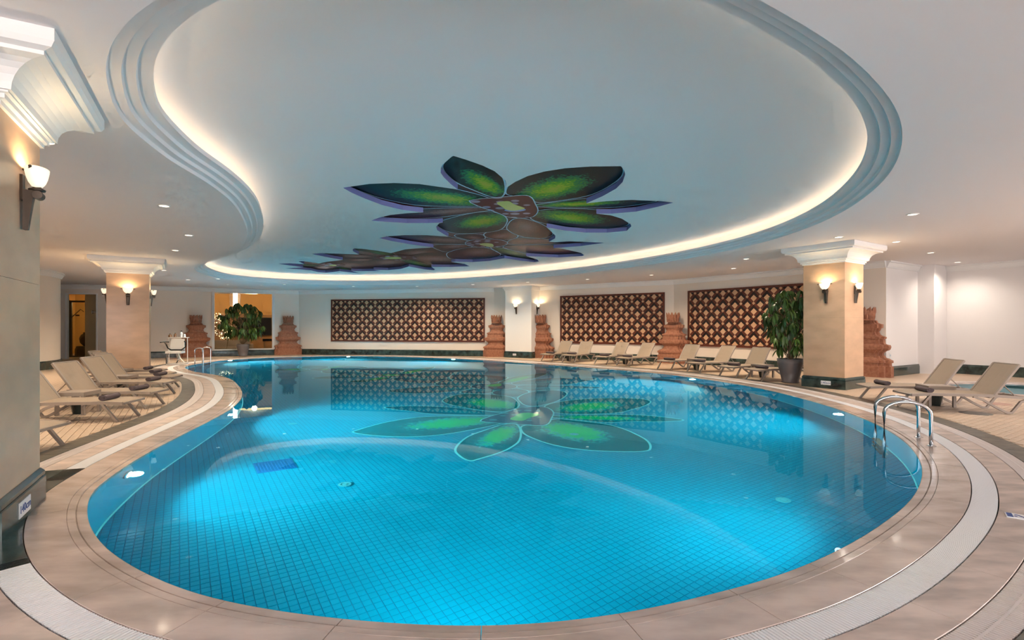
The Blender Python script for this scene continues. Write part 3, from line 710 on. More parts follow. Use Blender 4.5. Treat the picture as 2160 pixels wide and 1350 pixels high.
def column(c, half, label, split, rot=ANG):
    o = empty('marble_column', (c[0], c[1], 0), rot, label, 'column', 'marble columns by the pool')
    s = half/0.52
    MB().box(-half+0.02, half-0.02, -half+0.02, half-0.02, 0.02, 3.40).build('core', 'grout', o)
    zs = [0.31, split, 3.375]
    for k in range(4):
        M = Matrix.Rotation(k*PI/2, 4, 'Z')
        for z0, z1 in zip(zs[:-1], zs[1:]):
            MB().box(-half+0.001, half-0.001, -half, -half+0.02, z0+0.0015, z1-0.0015, M).build('marble_panel', 'column_marble', o)
    square_stack([(h*s, z) for h, z in CAP], 'capital', 'plaster', o)
    square_stack([(h*s, z) for h, z in PLI], 'plinth', 'green_marble', o)
    return o
def corner_to_center(p, half, sx, sy): return np.array(p)+half*(sx*E1+sy*E2)
AN = math.radians(30); E1n, E2n = np.array([math.cos(AN), math.sin(AN)]), np.array([-math.sin(AN), math.cos(AN)])
C_NEAR = np.array([-4.50, 4.88])-0.55*(E1n+E2n)
C_MID = corner_to_center((-12.72, 16.05), 0.55, 1, 1)
C_RIGHT = corner_to_center((8.72, 13.42), 0.53, 1, 1)
column(C_NEAR, 0.55, 'nearest marble column cut off by the left picture edge, sign on its plinth', 2.05, AN)
column(C_MID, 0.55, 'marble column behind the row of loungers left of the window', 1.9)
column(C_RIGHT, 0.53, 'marble column beside the big potted plant on the right', 1.9)
# wall pilaster between two stone towers
PA, PB_ = np.array([-0.37, 28.0]), np.array([1.02, 27.08])
pil = empty('wall_pilaster', (PA[0], PA[1], 0), ang(PA, PB_), kind='structure')
Lp = float(np.linalg.norm(PB_-PA))
MB().box(0, Lp, 0, 1.6, 0, ZL).build('shaft', 'plaster', pil)
MB().box(-0.04, Lp+0.04, -0.04, 1.6, 0, 0.30).box(-0.02, Lp+0.02, -0.02, 1.6, 0.30, 0.335).build('plinth', 'green_marble', pil)
MB().box(-0.05, Lp+0.05, -0.05, 1.6, ZL-0.20, ZL-0.12).box(-0.10, Lp+0.10, -0.10, 1.6, ZL-0.12, ZL-0.002).build('capital', 'plaster', pil)

# ================================================================== WALL LAMPS
def sconce():
    o = empty('wall_sconce', label='x', cat='wall lamp', group='torch-shaped wall sconces')
    MB().box(-0.035, 0.035, 0, 0.02, -0.12, 0.10).build('back_plate', 'dark_metal', o)
    pr = [(0.028, 0.0), (0.06, 0.012), (0.095, 0.045), (0.12, 0.09), (0.135, 0.14), (0.138, 0.165), (0.131, 0.165), (0.113, 0.09), (0.085, 0.045), (0.03, 0.012)]
    half_bowl = MB().lathe(pr, 24); half_bowl.v = [(x, 0.105+y*0.58, z) for x, y, z in half_bowl.v]; half_bowl.build('glass_bowl', 'shade_glow', o, smooth=True)
    MB().lathe([(0.0, -0.035), (0.055, -0.03), (0.06, -0.015), (0.03, 0.0), (0.03, 0.008), (0.0, 0.008)], 20, (0, 0.105, 0)).build('collar', 'dark_metal', o, smooth=True)
    MB().tube([(-0.045, 0.115, -0.065), (0.045, 0.115, -0.065)], 0.036, 16).build('scroll', 'dark_metal', o)
    st = MB(); v = []
    for z, wx, y0, y1 in ((-0.03, 0.062, 0.025, 0.095), (-0.14, 0.050, 0.025, 0.078), (-0.37, 0.034, 0.018, 0.05)):
        v += [(-wx, y0, z), (wx, y0, z), (wx*0.6, y1, z), (-wx*0.6, y1, z)]
    st.add(v, [(k*4+i, k*4+(i+1) % 4, (k+1)*4+(i+1) % 4, (k+1)*4+i) for k in range(2) for i in range(4)]+[(3, 2, 1, 0), (8, 9, 10, 11)])
    st.build('stem', 'dark_metal', o)
    for s in (-1, 1):
        m = MB().tube([(s*0.12, 0.08, 0.14), (s*0.17, 0.10, 0.145)], 0.006, 6)
        m.lathe([(0.0, -0.014), (0.012, -0.006), (0.012, 0.006), (0.0, 0.014)], 8, (s*0.175, 0.10, 0.145)); m.build('clip', 'dark_metal', o)
    MB().tube([(0, 0.01, 0.15), (0, 0.03, 0.15)], 0.01, 8).build('bracket', 'dark_metal', o)
    return o
sc0 = sconce(); index_kids(sc0); used = [False]
def put_sconce(p, d, z, label, power=15):
    o = sc0 if not used[0] else copy_tree(sc0); used[0] = True
    o.location = (p[0], p[1], z); o.rotation_euler = (0, 0, math.atan2(d[1], d[0])-PI/2); o['label'] = label
    l = bpy.data.lights.new('sconce_bulb', 'POINT'); l.energy = power; l.color = (1.0, 0.74, 0.42); l.shadow_soft_size = 0.035
    lo_ = bpy.data.objects.new('sconce_bulb', l); COL.objects.link(lo_)
    lo_.location = (p[0]+d[0]*0.105, p[1]+d[1]*0.105, z+0.125)
def face(c, half, d, along, s): return np.array(c)+d*half+along*s
put_sconce(face(C_NEAR, 0.55, E1n, E2n, 0.0), E1n, 2.86, 'glowing bowl sconce on the nearest column at the left picture edge', 13)
put_sconce(face(C_MID, 0.55, -E2, E1, 0.0), -E2, 2.72, 'sconce on the front face of the column behind the left loungers')
put_sconce(face(C_MID, 0.55, E1, E2, 0.0), E1, 2.72, 'sconce seen side-on at the right edge of the column behind the left loungers')
put_sconce(face(C_MID, 0.55, -E1, E2, 0.0), -E1, 2.72, 'sconce just peeking out at the left edge of the column behind the left loungers')
put_sconce(face(C_RIGHT, 0.53, -E2, E1, 0.02), -E2, 2.66, 'sconce on the right, narrower face of the column beside the potted plant')
put_sconce(face(C_RIGHT, 0.53, -E1, E2, -0.08), -E1, 2.66, 'sconce on the left, wider face of the column beside the potted plant')
pd = (PB_-PA)/Lp; pn = np.array([pd[1], -pd[0]])
put_sconce(PA+pd*Lp*0.44, pn, 2.72, 'sconce on the front of the white wall pilaster')
put_sconce(PB_-pn*0.55, pd, 2.72, 'sconce on the right side of the white wall pilaster')

# ================================================================== LATTICE PANELS
def clip_rect(poly, x0, x1, z0, z1):
    for ax, lim, sg in ((0, x0, 1), (0, x1, -1), (1, z0, 1), (1, z1, -1)):
        out = []
        for i in range(len(poly)):
            a, b_ = poly[i-1], poly[i]; da = sg*(a[ax]-lim); db = sg*(b_[ax]-lim)
            if (da >= 0) != (db >= 0):
                t = da/(da-db); out.append((a[0]+(b_[0]-a[0])*t, a[1]+(b_[1]-a[1])*t))
            if db >= 0: out.append(b_)
        poly = out
        if len(poly) < 3: return []
    return poly
def lattice(p0, p1, label):
    p0, p1 = np.array(p0), np.array(p1); Wd = float(np.linalg.norm(p1-p0)); z0, z1 = 0.80, 3.29
    d = (p1-p0)/Wd; nrm = np.array([d[1], -d[0]])
    # local x along the wall, y up, z out of the wall
    o = empty('lattice_panel', (p0[0], p0[1], 0), 0, label, 'wall panel', 'wooden lattice panels on the far wall')
    o.matrix_world = Matrix(((d[0], 0, nrm[0], p0[0]), (d[1], 0, nrm[1], p0[1]), (0, 1, 0, 0), (0, 0, 0, 1)))
    fr = 0.085
    MB().box(0.02, Wd-0.02, z0+0.02, z1-0.02, 0.0, 0.012).build('backing', 'lattice_dark', o)
    for a in ((0, Wd, z0, z0+fr), (0, Wd, z1-fr, z1), (0, fr, z0+fr, z1-fr), (Wd-fr, Wd, z0+fr, z1-fr)):
        MB().box(a[0], a[1], a[2], a[3], 0, 0.06).build('frame_rail', 'lattice_brown', o)
    c = 0.385; R2 = math.sqrt(0.5); X0, X1, Y0, Y1 = fr, Wd-fr, z0+fr, z1-fr
    def to_xy(u, v): return ((u-v)*R2+0.10, (u+v)*R2+z0-0.02)
    umax = int((Wd+3.5)/c)+2
    made = {}
    def piece(nm, poly, t0, t1, mat):
        q = clip_rect(poly, X0, X1, Y0, Y1)
        if len(q) < 3: return
        q = np.array(q); area = abs(0.5*np.sum(q[:, 0]*np.roll(q[:, 1], -1)-np.roll(q[:, 0], -1)*q[:, 1]))
        if area < 0.0006: return
        whole = len(q) == 4 and nm.endswith('diamond') and abs(area-(poly[1][0]-poly[0][0])**2*2) < 1e-6
        ctr = q.mean(0)
        if whole:
            if nm not in made:
                made[nm] = MB().prism([tuple(p-ctr) for p in q], t0, t1).build(nm, mat, o, loc=(ctr[0], ctr[1], 0))
            else: link(nm, made[nm].data, o, (ctr[0], ctr[1], 0))
        else: MB().prism([tuple(p-ctr) for p in q], t0, t1).build(nm, mat, o, loc=(ctr[0], ctr[1], 0))
    big = 40.0
    for k in range(-umax, umax):
        a = k*c
        for fam in (0, 1):
            for (s0, s1, mat, nm, t) in ((-0.5, -0.25, 'lattice_dark', 'dark_slat', 0.018), (-0.25, 0.0, 'lattice_brown', 'brown_slat', 0.030)):
                lo_, hi_ = a+s0*c, a+s1*c
                if fam == 0: poly = [to_xy(lo_, -big), to_xy(hi_, -big), to_xy(hi_, big), to_xy(lo_, big)]
                else: poly = [to_xy(-big, lo_), to_xy(big, lo_), to_xy(big, hi_), to_xy(-big, hi_)]
                piece(nm, poly, 0.012, t+0.003*fam, mat)
        for m in range(-umax, umax):
            b_ = m*c
            cx, cz = to_xy(a, b_)
            if not (X0-0.4 < cx < X1+0.4 and Y0-0.5 < cz < Y1+0.5): continue
            piece('tan_diamond', [to_xy(a, b_), to_xy(a+0.5*c, b_), to_xy(a+0.5*c, b_+0.5*c), to_xy(a, b_+0.5*c)], 0.012, 0.024, 'lattice_tan')
            piece('small_tan_diamond', [to_xy(a-0.25*c, b_-0.25*c), to_xy(a, b_-0.25*c), to_xy(a, b_), to_xy(a-0.25*c, b_)], 0.030, 0.038, 'lattice_tan')
    return o
def on_wall(x0, x1, A, B): return px_on_line(x0, A, B), px_on_line(x1, A, B)
lattice(*on_wall(699, 1023, WB1, WP1), 'longest brown and tan lattice panel, left of the white pilaster')
lattice(*on_wall(1182.5, 1402.5, WP2a, WP2b), 'middle lattice panel behind the first four loungers, right of the pilaster')
pl3a = px_on_line(1452, WP2b, WP3b); lattice(pl3a, on(pl3a, WP3b, 5.2), 'lattice panel partly hidden by the tall potted plant and the right column')

# ================================================================== STONE TOWERS
TOWER = [  # (tier name, [(z fraction, half width fraction)...])
 ('base_tier', [(0.0, 0.50), (0.15, 0.50), (0.152, 0.475), (0.165, 0.465), (0.20, 0.465), (0.202, 0.495), (0.235, 0.495), (0.245, 0.46), (0.262, 0.42), (0.27, 0.37), (0.285, 0.35), (0.30, 0.345), (0.302, 0.32), (0.33, 0.315)]),
 ('bulb_tier', [(0.33, 0.315), (0.345, 0.33), (0.372, 0.385), (0.375, 0.41), (0.39, 0.44), (0.425, 0.455), (0.45, 0.445), (0.455, 0.415), (0.462, 0.37), (0.475, 0.35), (0.535, 0.335)]),
 ('step_tier', [(0.535, 0.335), (0.54, 0.365), (0.565, 0.37), (0.572, 0.34), (0.582, 0.29), (0.60, 0.255), (0.64, 0.225)]),
 ('neck_tier', [(0.64, 0.225), (0.655, 0.245), (0.69, 0.27), (0.692, 0.305), (0.745, 0.31), (0.75, 0.265), (0.765, 0.21), (0.80, 0.185)])]
def tower():
    o = empty('stone_tower', label='x', cat='sculpture', group='carved stone towers along the walls')
    H, W, DP = 2.34, 1.50, 0.42
    def sect(hw, z):
        x = hw*W; y = DP*(0.12+1.8*hw)          # stepped corners, flat back on the wall
        a = x*0.80; b_ = x*0.62; yb = y*0.80; yc = y*0.9
        return [(-x, 0, z), (x, 0, z), (x, yb*0.72, z), (a, yb*0.72, z), (a, yc, z), (b_, yc, z), (b_, y, z), (-b_, y, z), (-b_, yc, z), (-a, yc, z), (-a, yb*0.72, z), (-x, yb*0.72, z)]
    for nm, pr in TOWER:
        v = []; m = 12
        for zf, hw in pr: v += sect(hw, zf*H)
        fs = [(k*m+i, k*m+(i+1) % m, (k+1)*m+(i+1) % m, (k+1)*m+i) for k in range(len(pr)-1) for i in range(m)]
        fs += [tuple(range(m-1, -1, -1)), tuple((len(pr)-1)*m+i for i in range(m))]
        MB().add(v, fs).build(nm, 'sandstone', o)
    cz = 0.80*H; cy_ = 0.20
    MB().lathe([(0.0, 0.0), (0.26, 0.0), (0.28, 0.03), (0.22, 0.06), (0.235, 0.10), (0.235, 0.33), (0.0, 0.34)], 20, (0, cy_, cz)).build('lotus_core', 'sandstone', o)
    pet = MB().add([(-0.045, 0, 0), (0, 0.03, 0), (0.045, 0, 0), (-0.062, 0.015, 0.09), (0, 0.055, 0.09), (0.062, 0.015, 0.09), (-0.04, 0.02, 0.17), (0, 0.055, 0.17), (0.04, 0.02, 0.17), (0, 0.045, 0.245), (0, -0.02, 0.1)],
                   [(0, 1, 4, 3), (1, 2, 5, 4), (3, 4, 7, 6), (4, 5, 8, 7), (6, 7, 9), (7, 8, 9), (0, 3, 10), (3, 6, 10), (6, 9, 10), (9, 8, 10), (8, 5, 10), (5, 2, 10)])
    first = None
    for row, (nn, r_, z_, sc_) in enumerate(((13, 0.235, 0.03, 0.85), (11, 0.235, 0.16, 1.25))):
        for k in range(nn):
            th = 2*PI*(k+0.5*row)/nn
            if first is None: first = pet.build('lotus_petal', 'sandstone', o); q = first
            else: q = link('lotus_petal', first.data, o)
            q.location = (r_*math.sin(th), cy_+r_*math.cos(th), cz+z_); q.rotation_euler = (0, 0, -th); q.scale = (sc_, sc_, sc_)
    return o
tw0 = tower(); index_kids(tw0); tused = [False]
def put_tower(pxc, A, B, label, push=0.02, sc_=1.0):
    p = px_on_line(pxc, A, B); d = (B-A)/np.linalg.norm(B-A); nrm = np.array([d[1], -d[0]])
    o = tw0 if not tused[0] else copy_tree(tw0); tused[0] = True
    q = p+nrm*(0.07+push); o.location = (q[0], q[1], 0); o.rotation_euler = (0, 0, math.atan2(nrm[1], nrm[0])-PI/2); o['label'] = label; o.scale = (sc_,)*3
put_tower(414, WB0, WB1, 'carved stone tower left of the big window, behind the pool lift')
put_tower(607, WB0, WB1, 'carved stone tower right of the big window')
put_tower(1049, WB1, WP1, 'carved stone tower half hidden by the left side of the pilaster', -0.02)
put_tower(1146, WP2a, WP2b, 'carved stone tower right of the pilaster, beside the first far lounger')
put_tower(1425, WP2b-(WP2b-WP2a)*0.2, WP2b+(WP3b-WP2b)*0.15, 'carved stone tower between the two shorter lattice panels', 0.0)
put_tower(1832, WP2b, WP3b, 'carved stone tower behind the right column', 0.0)

# ================================================================== WINDOW, DOOR AND THE ROOMS BEHIND
dW = (W1-W0)/np.linalg.norm(W1-W0); Lw = float(np.linalg.norm(W1-W0)); aW = ang(W0, W1)
win = empty('window_1', (W0[0], W0[1], 0), aW, kind='structure')
fw = 0.13
for a in ((-fw, Lw+fw, WZ1, WZ1+fw), (-fw, Lw+fw, WZ0-fw*0.6, WZ0), (-fw, 0, WZ0, WZ1), (Lw, Lw+fw, WZ0, WZ1)):
    MB().box(a[0], a[1], -0.05, 0.12, a[2], a[3]).box(a[0]+0.03, a[1]-0.03, -0.075, -0.05, a[2]+0.03, a[3]-0.02).build('window_frame', 'plaster', win)
MB().box(0.005, Lw-0.005, 0.08, 0.095, WZ0+0.005, WZ1-0.005).build('window_pane', 'pane_glass', win)
# lounge behind the window: local x along the window, y away from the pool
lg = empty('wall_lounge', (W0[0], W0[1], 0), aW, kind='structure')
LX0, LX1, LY = -3.5, 6.5, 8.5
MB().box(LX0, LX1, LY, LY+0.1, 0, 4.2).build('lounge_back_wall', 'lounge_wall', lg)
MB().box(LX0-0.1, LX0, 0.25, LY, 0, 4.2).build('lounge_side_wall', 'lounge_wall', lg); MB().box(LX1, LX1+0.1, 0.25, LY, 0, 4.2).build('lounge_side_wall', 'lounge_wall', lg)
MB().box(LX0, LX1, 0.22, LY, -0.05, 0.02).build('lounge_floor', 'lounge_floor', lg); MB().box(LX0, LX1, 0.25, LY, 4.2, 4.25).build('lounge_ceiling', 'lounge_wall', lg)
MB().box(LX0, LX1, LY-0.06, LY, 0, 2.55).build('wainscot', 'lounge_wood', lg)
for x0 in (-2.6, 0.2, 2.9): MB().box(x0, x0+1.9, LY-0.09, LY-0.06, 2.75, 3.6).box(x0+0.1, x0+1.8, LY-0.11, LY-0.09, 2.85, 3.5).build('wall_moulding', 'lounge_wall', lg)
MB().tube([(LX0+0.2+k*0.5, 6.4+0.8*math.sin((k-3)*0.25), 4.12) for k in range(20)], 0.06, 6).build('cove_strip', 'lounge_cove', lg)
def LW(x, y, z=0): q = W0+dW*x+np.array([-dW[1], dW[0]])*y; return (q[0], q[1], z)
for x, y, e in ((-1.2, 5.5, 70), (2.2, 4.5, 90), (5.0, 5.5, 60)):
    l = bpy.data.lights.new('lounge_ceiling_lamp', 'POINT'); l.energy = e; l.color = (1.0, 0.66, 0.33); l.shadow_soft_size = 0.15
    lo_ = bpy.data.objects.new('lounge_ceiling_lamp', l); COL.objects.link(lo_); lo_.location = LW(x, y, 3.7)
pen = empty('pendant_lamp', LW(1.05, 1.9), aW, 'glowing white tube pendant lamp inside the lounge window', 'lamp')
MB().lathe([(0.10, 2.86), (0.12, 2.95), (0.12, 4.2)], 14).build('lamp_tube', 'lamp_tube', pen, smooth=True)
m = MB()
for k in range(28):
    a = 2*PI*k/28; m.tube([(0.28*math.cos(a), 0.28*math.sin(a), 2.98), (0.28*math.cos(a), 0.28*math.sin(a), 4.2)], 0.008, 4)
m.tube([(0.28*math.cos(a), 0.28*math.sin(a), 2.98) for a in np.linspace(0, 2*PI, 24, endpoint=False)], 0.012, 4, closed=True); tag(m.build('bead_shade', 'lounge_sofa', pen), kind='stuff')
tree = empty('fairy_light_tree', LW(0.45, 1.3), 0, 'leaning tree of warm fairy lights inside the lounge window', 'lights')
m = MB(); mb2 = MB()
for k in range(230):
    t = random.random(); a = random.uniform(0, 2*PI); r_ = (0.25+0.6*(1-abs(2*t-0.9)))*math.sqrt(random.random())
    x, y, z = 0.55*(t-0.5)*-1.2-0.15+r_*math.cos(a), r_*math.sin(a), 0.95+1.55*t
    s = random.uniform(0.010, 0.022)
    m.add([(x+s, y, z), (x-s, y, z), (x, y+s, z), (x, y-s, z), (x, y, z+s), (x, y, z-s)], [(0, 2, 4), (2, 1, 4), (1, 3, 4), (3, 0, 4), (2, 0, 5), (1, 2, 5), (3, 1, 5), (0, 3, 5)])
    if k % 4 == 0: mb2.tube([(0.25, 0, 0.9), (0.1*x, 0, 0.6*z+0.5), (x, y, z)], 0.008, 4)
mb2.tube([(0.1, 0, 0.02), (0.25, 0, 0.9), (0.1, 0, 1.6)], 0.03, 6)
tag(m.build('light_string', 'fairy_light', tree), kind='stuff'); mb2.build('branches', 'bark', tree)
tv = empty('wall_screen', LW(2.35, LY-0.15), aW, 'wide dark screen on the lounge back wall behind the plant', 'screen')
MB().box(-1.15, 1.15, -0.03, 0.04, 1.05, 2.35).build('bezel', 'black_plastic', tv); MB().box(-1.1, 1.1, -0.04, -0.03, 1.1, 2.3).build('display', 'screen_dark', tv)
pic = empty('wall_picture', LW(3.75, LY-0.13), aW, 'small dark framed picture right of the lounge screen', 'picture')
MB().box(-0.25, 0.25, -0.02, 0.03, 1.35, 2.1).build('frame', 'door_dark', pic); MB().box(-0.21, 0.21, -0.03, -0.02, 1.4, 2.05).build('canvas', 'screen_dark', pic)
sof = empty('lounge_sofa', LW(0.9, 2.6), aW, 'long low beige sofa seen through the window', 'sofa')
for a, nm in (((-2.6, 1.0, -0.35, 0.55, 0.1, 0.42), 'seat'), ((-2.6, 1.0, 0.3, 0.55, 0.42, 0.85), 'backrest'), ((-2.75, -2.6, -0.35, 0.55, 0.02, 0.6), 'armrest'), ((1.0, 1.15, -0.35, 0.55, 0.02, 0.6), 'armrest')): MB().box(*a).build(nm, 'lounge_sofa', sof)
ben = empty('console_bench', LW(3.1, 1.8), aW, 'dark topped low console at the right end of the lounge window', 'table')
MB().box(-0.55, 0.6, -0.25, 0.25, 0.78, 0.92).build('top', 'screen_dark', ben)
for sx in (-0.45, 0.45): MB().box(sx-0.04, sx+0.04, -0.2, 0.2, 0.02, 0.78).build('leg', 'lounge_wood', ben)
# glass door at the far left
dD = (D1-D0)/np.linalg.norm(D1-D0); LD = float(np.linalg.norm(D1-D0)); aD = ang(D0, D1)
door = empty('door_1', (D0[0], D0[1], 0), aD, kind='structure')
MB().box(0.0, 0.06, -0.03, 0.2, 0, 3.42).box(LD-0.06, LD, -0.03, 0.2, 0, 3.42).box(0.06, LD-0.06, -0.03, 0.2, 3.36, 3.42).build('door_frame', 'plaster', door)
MB().box(0.07, LD-0.07, 0.10, 0.115, 0.02, 3.35).build('glass_screen', 'pane_glass', door)
MB().box(LD-0.30, LD-0.10, 0.06, 0.16, 2.42, 2.46).box(LD-0.30, LD-0.26, 0.05, 0.17, 2.36, 2.52).build('glass_hinge', 'chrome', door)
def LDw(x, y, z=0): q = D0+dD*x+np.array([-dD[1], dD[0]])*y; return (q[0], q[1], z)
lob = empty('wall_lobby', (D0[0], D0[1], 0), aD, kind='structure')
MB().box(-2.5, 3.5, 6, 6.1, 0, 4).build('lobby_back_wall', 'lounge_wall', lob); MB().box(0.10, 3.5, 1.6, 1.7, 0, 3.9).build('lobby_partition', 'wall_paint', lob)
MB().box(-2.6, -2.5, 0.25, 6, 0, 4).build('lobby_side_wall', 'lounge_wall', lob); MB().box(3.5, 3.6, 0.25, 6, 0, 4).build('lobby_side_wall', 'lounge_wall', lob)
MB().box(-2.5, 3.5, 0.22, 6, -0.05, 0.015).build('lobby_floor', 'deck_tile', lob); MB().box(-2.5, 3.5, 0.25, 6, 3.9, 4).build('lobby_ceiling', 'lounge_wall', lob)
MB().box(-0.72, -0.52, 1.6, 1.7, 0, 3.1).box(-0.72, 0.10, 1.6, 1.7, 3.0, 3.1).box(-0.52, 0.05, 1.6, 1.7, 0.015, 0.09).build('lobby_door_frame', 'door_dark', lob)
MB().box(-0.51, 0.09, 1.64, 1.66, 0.10, 2.98).build('lobby_door_pane', 'pane_glass', lob)
MB().tube([(-0.52, 1.55, 2.15), (-0.08, 1.55, 2.62), (0.06, 1.55, 2.5)], 0.02, 6).box(-0.30, -0.14, 1.5, 1.57, 2.25, 2.33).build('door_closer', 'door_dark', lob)
l = bpy.data.lights.new('lobby_lamp', 'POINT'); l.energy = 75; l.color = (1.0, 0.62, 0.26); l.shadow_soft_size = 0.15
lo_ = bpy.data.objects.new('lobby_lamp', l); COL.objects.link(lo_); lo_.location = LDw(0.3, 4.0, 3.2)
urn = empty('lobby_urn', LDw(-0.75, 3.6), aD, 'dark rounded urn on a low plinth seen through the glass door', 'urn')
MB().lathe([(0.0, 0.015), (0.55, 0.02), (0.55, 0.35), (0.48, 0.55), (0.0, 0.56)], 18).build('plinth', 'door_dark', urn, smooth=False)
MB().lathe([(0.16, 0.56), (0.32, 0.75), (0.36, 1.0), (0.28, 1.2), (0.16, 1.28), (0.2, 1.34), (0.0, 1.34)], 18).build('vessel', 'door_dark', urn, smooth=True)

# ================================================================== DOWNLIGHTS
DL = [((97, 299), 'recessed downlight beside the nearest column at the left edge', 1), ((346, 434), 'largest recessed downlight on the left lower ceiling', 1), ((398, 496), 'downlight on the left near the narrow waist of the ceiling recess', 1),
 ((370, 528), 'downlight just below and left of the one by the recess waist', 1), ((196, 551), 'downlight left of the capital of the column behind the loungers', 1), ((346, 570), 'downlight right of the capital of the column behind the loungers', 1),
 ((397, 590), 'downlight above the stone tower left of the window', 1), ((460, 588), 'downlight above the left half of the window', 1), ((480, 600), 'small spot close above the window head on its left', 0), ((551, 602), 'small spot close above the window head on its right', 0),
 ((600, 600), 'downlight above the stone tower right of the window', 1), ((745, 604), 'downlight above the left part of the longest lattice panel', 1), ((880, 604), 'downlight above the middle of the longest lattice panel', 1), ((997, 600), 'downlight above the right end of the longest lattice panel', 1),
 ((1113, 595), 'downlight right in front of the white pilaster', 1), ((1239, 589), 'downlight above the left half of the middle lattice panel', 1), ((1374, 580), 'downlight above the right end of the middle lattice panel', 1), ((1547, 566), 'downlight above the lattice panel behind the tall plant', 1),
 ((1574, 546), 'downlight nearer the pool than the one over the plant-side lattice', 1), ((1769, 500), 'downlight in front of the right column capital', 1), ((1890, 510), 'downlight just right of the right column capital', 1), ((1925, 452), 'largest downlight on the right lower ceiling', 1),
 ((1963, 533), 'downlight over the right wall between the column and the picture edge', 1), ((2020, 553), 'rightmost and smallest-looking downlight over the paddling pool', 1)]
def downlight_proto():
    o = empty('ceiling_downlight', label='x', cat='downlight', group='recessed ceiling downlights')
    MB().lathe([(0.075, 0.0), (0.105, 0.0), (0.105, -0.006), (0.08, -0.010), (0.075, 0.0)], 20).build('trim_ring', 'plaster', o)
    MB().lathe([(0.078, -0.004), (0.0001, -0.004)], 20).build('lens', 'downlight_glow', o)
    return o
dl0 = downlight_proto(); index_kids(dl0)
spot_d = bpy.data.lights.new('downlight_beam', 'SPOT'); spot_d.energy = 260; spot_d.color = (1.0, 0.81, 0.59); spot_d.spot_size = math.radians(132); spot_d.spot_blend = 0.6; spot_d.shadow_soft_size = 0.085
spot_r = spot_d.copy(); spot_r.energy = 185; spot_r.color = (1.0, 0.87, 0.74); spot_r.spot_blend = 0.95; spot_r.spot_size = math.radians(150)
spot_f = spot_d.copy(); spot_f.energy = 420; spot_f.spot_size = math.radians(150); spot_f.spot_blend = 0.9
spot_s = spot_d.copy(); spot_s.energy = 60
def spot_at(p, data):
    s = bpy.data.objects.new('downlight_beam', data); COL.objects.link(s); s.location = (p[0], p[1], ZL-0.02)
for k, ((x, y), lab, big_) in enumerate(DL):
    o = dl0 if k == 0 else copy_tree(dl0)
    p = un(x, y, ZL); o.location = (p[0], p[1], ZL); o['label'] = lab
    if not big_: o.scale = (0.6, 0.6, 1)
    spot_at(p, (spot_r if x > 1600 else spot_f if p[1] > 17 else spot_d) if big_ else spot_s)
for x, y in ((9.5, 4.0), (11.5, 7.5), (-9, 5.5), (-12, 9), (-9.5, 8), (-14, 12), (-17, 15)):     # unseen downlights added out of frame, some on the left to brighten the deck
    o = copy_tree(dl0); o.location = (x, y, ZL); o['label'] = 'unseen recessed round downlight added beyond the picture edge'; spot_at((x, y), spot_r if x > 0 else spot_d)

# ================================================================== SUN LOUNGERS
def lounger_proto():
    o = empty('sun_lounger', label='x', cat='sun lounger', group='taupe sling sun loungers round the pool')
    hw = 0.33
    for s in (-1, 1):
        y = s*hw
        MB().tube([(0.02, y, 0.315), (0.30, y, 0.335), (1.40, y, 0.335), (1.98, y, 0.305)], 0.036, 4, rx=0.024).build('side_rail', 'lounger_frame', o)
        MB().tube([(0.34, y, 0.32), (0.10, y, 0.0)], 0.034, 4, rx=0.026, up=(0, 1, 0)).build('leg', 'lounger_frame', o)
        pts = [(1.05, y, 0.315), (1.22, y, 0.25), (1.42, y, 0.12), (1.60, y, 0.022), (1.67, y, 0.022), (1.73, y, 0.10), (1.82, y, 0.23), (1.97, y, 0.30)]
        MB().tube(pts, 0.030, 4, rx=0.028, up=(0, 1, 0)).build('curved_leg', 'lounger_frame', o)
    for x0, x1, za, zb in ((0.0, 0.045, 0.295, 0.33), (1.94, 1.985, 0.285, 0.32), (1.32, 1.36, 0.29, 0.32)): MB().box(x0, x1, -hw, hw, za, zb).build('cross_bar', 'lounger_frame', o)
    n = 9; v = []
    for k in range(n+1):
        x = 0.03+1.37*k/n; z = 0.318+0.024*min(1, x/0.3)
        v += [(x, -hw+0.01, z+0.016), (x, -hw*0.5, z+0.012), (x, 0, z+0.010), (x, hw*0.5, z+0.012), (x, hw-0.01, z+0.016)]
    MB().add(v, [(k*5+i, (k+1)*5+i, (k+1)*5+i+1, k*5+i+1) for k in range(n) for i in range(4)]).build('seat_sling', 'lounger_sling', o)
    bx, bz = 1.40, 0.345; tx, tz = 1.80, 0.925
    L = math.hypot(tx-bx, tz-bz); ux, uz = (tx-bx)/L, (tz-bz)/L
    for s in (-1, 1):
        MB().tube([(bx, s*hw, bz), (tx, s*hw, tz)], 0.032, 4, rx=0.024, up=(0, 1, 0)).build('backrest_rail', 'lounger_frame', o)
    MB().tube([(tx, -hw, tz), (tx, hw, tz)], 0.018, 6).build('backrest_bar', 'lounger_frame', o)
    v = []
    for k in range(6):
        t = k/5; x, z = bx+(tx-bx)*t, bz+(tz-bz)*t; sag = 0.025*math.sin(PI*t)
        for j in range(5):
            yy = -hw+0.012+(2*hw-0.024)*j/4; s2 = sag*math.sin(PI*j/4)
            v.append((x+uz*s2-uz*0.01, yy, z-ux*s2+ux*0.01))
    MB().add(v, [(k*5+i, (k+1)*5+i, (k+1)*5+i+1, k*5+i+1) for k in range(5) for i in range(4)]).build('backrest_sling', 'lounger_sling', o)
    for s in (-1, 1): MB().tube([(1.56, s*0.25, 0.57), (1.80, s*0.25, 0.315)], 0.011, 5).build('strut', 'lounger_frame', o)
    MB().tube([(1.80, -0.26, 0.315), (1.80, 0.26, 0.315)], 0.011, 5).build('strut_bar', 'lounger_frame', o)
    return o
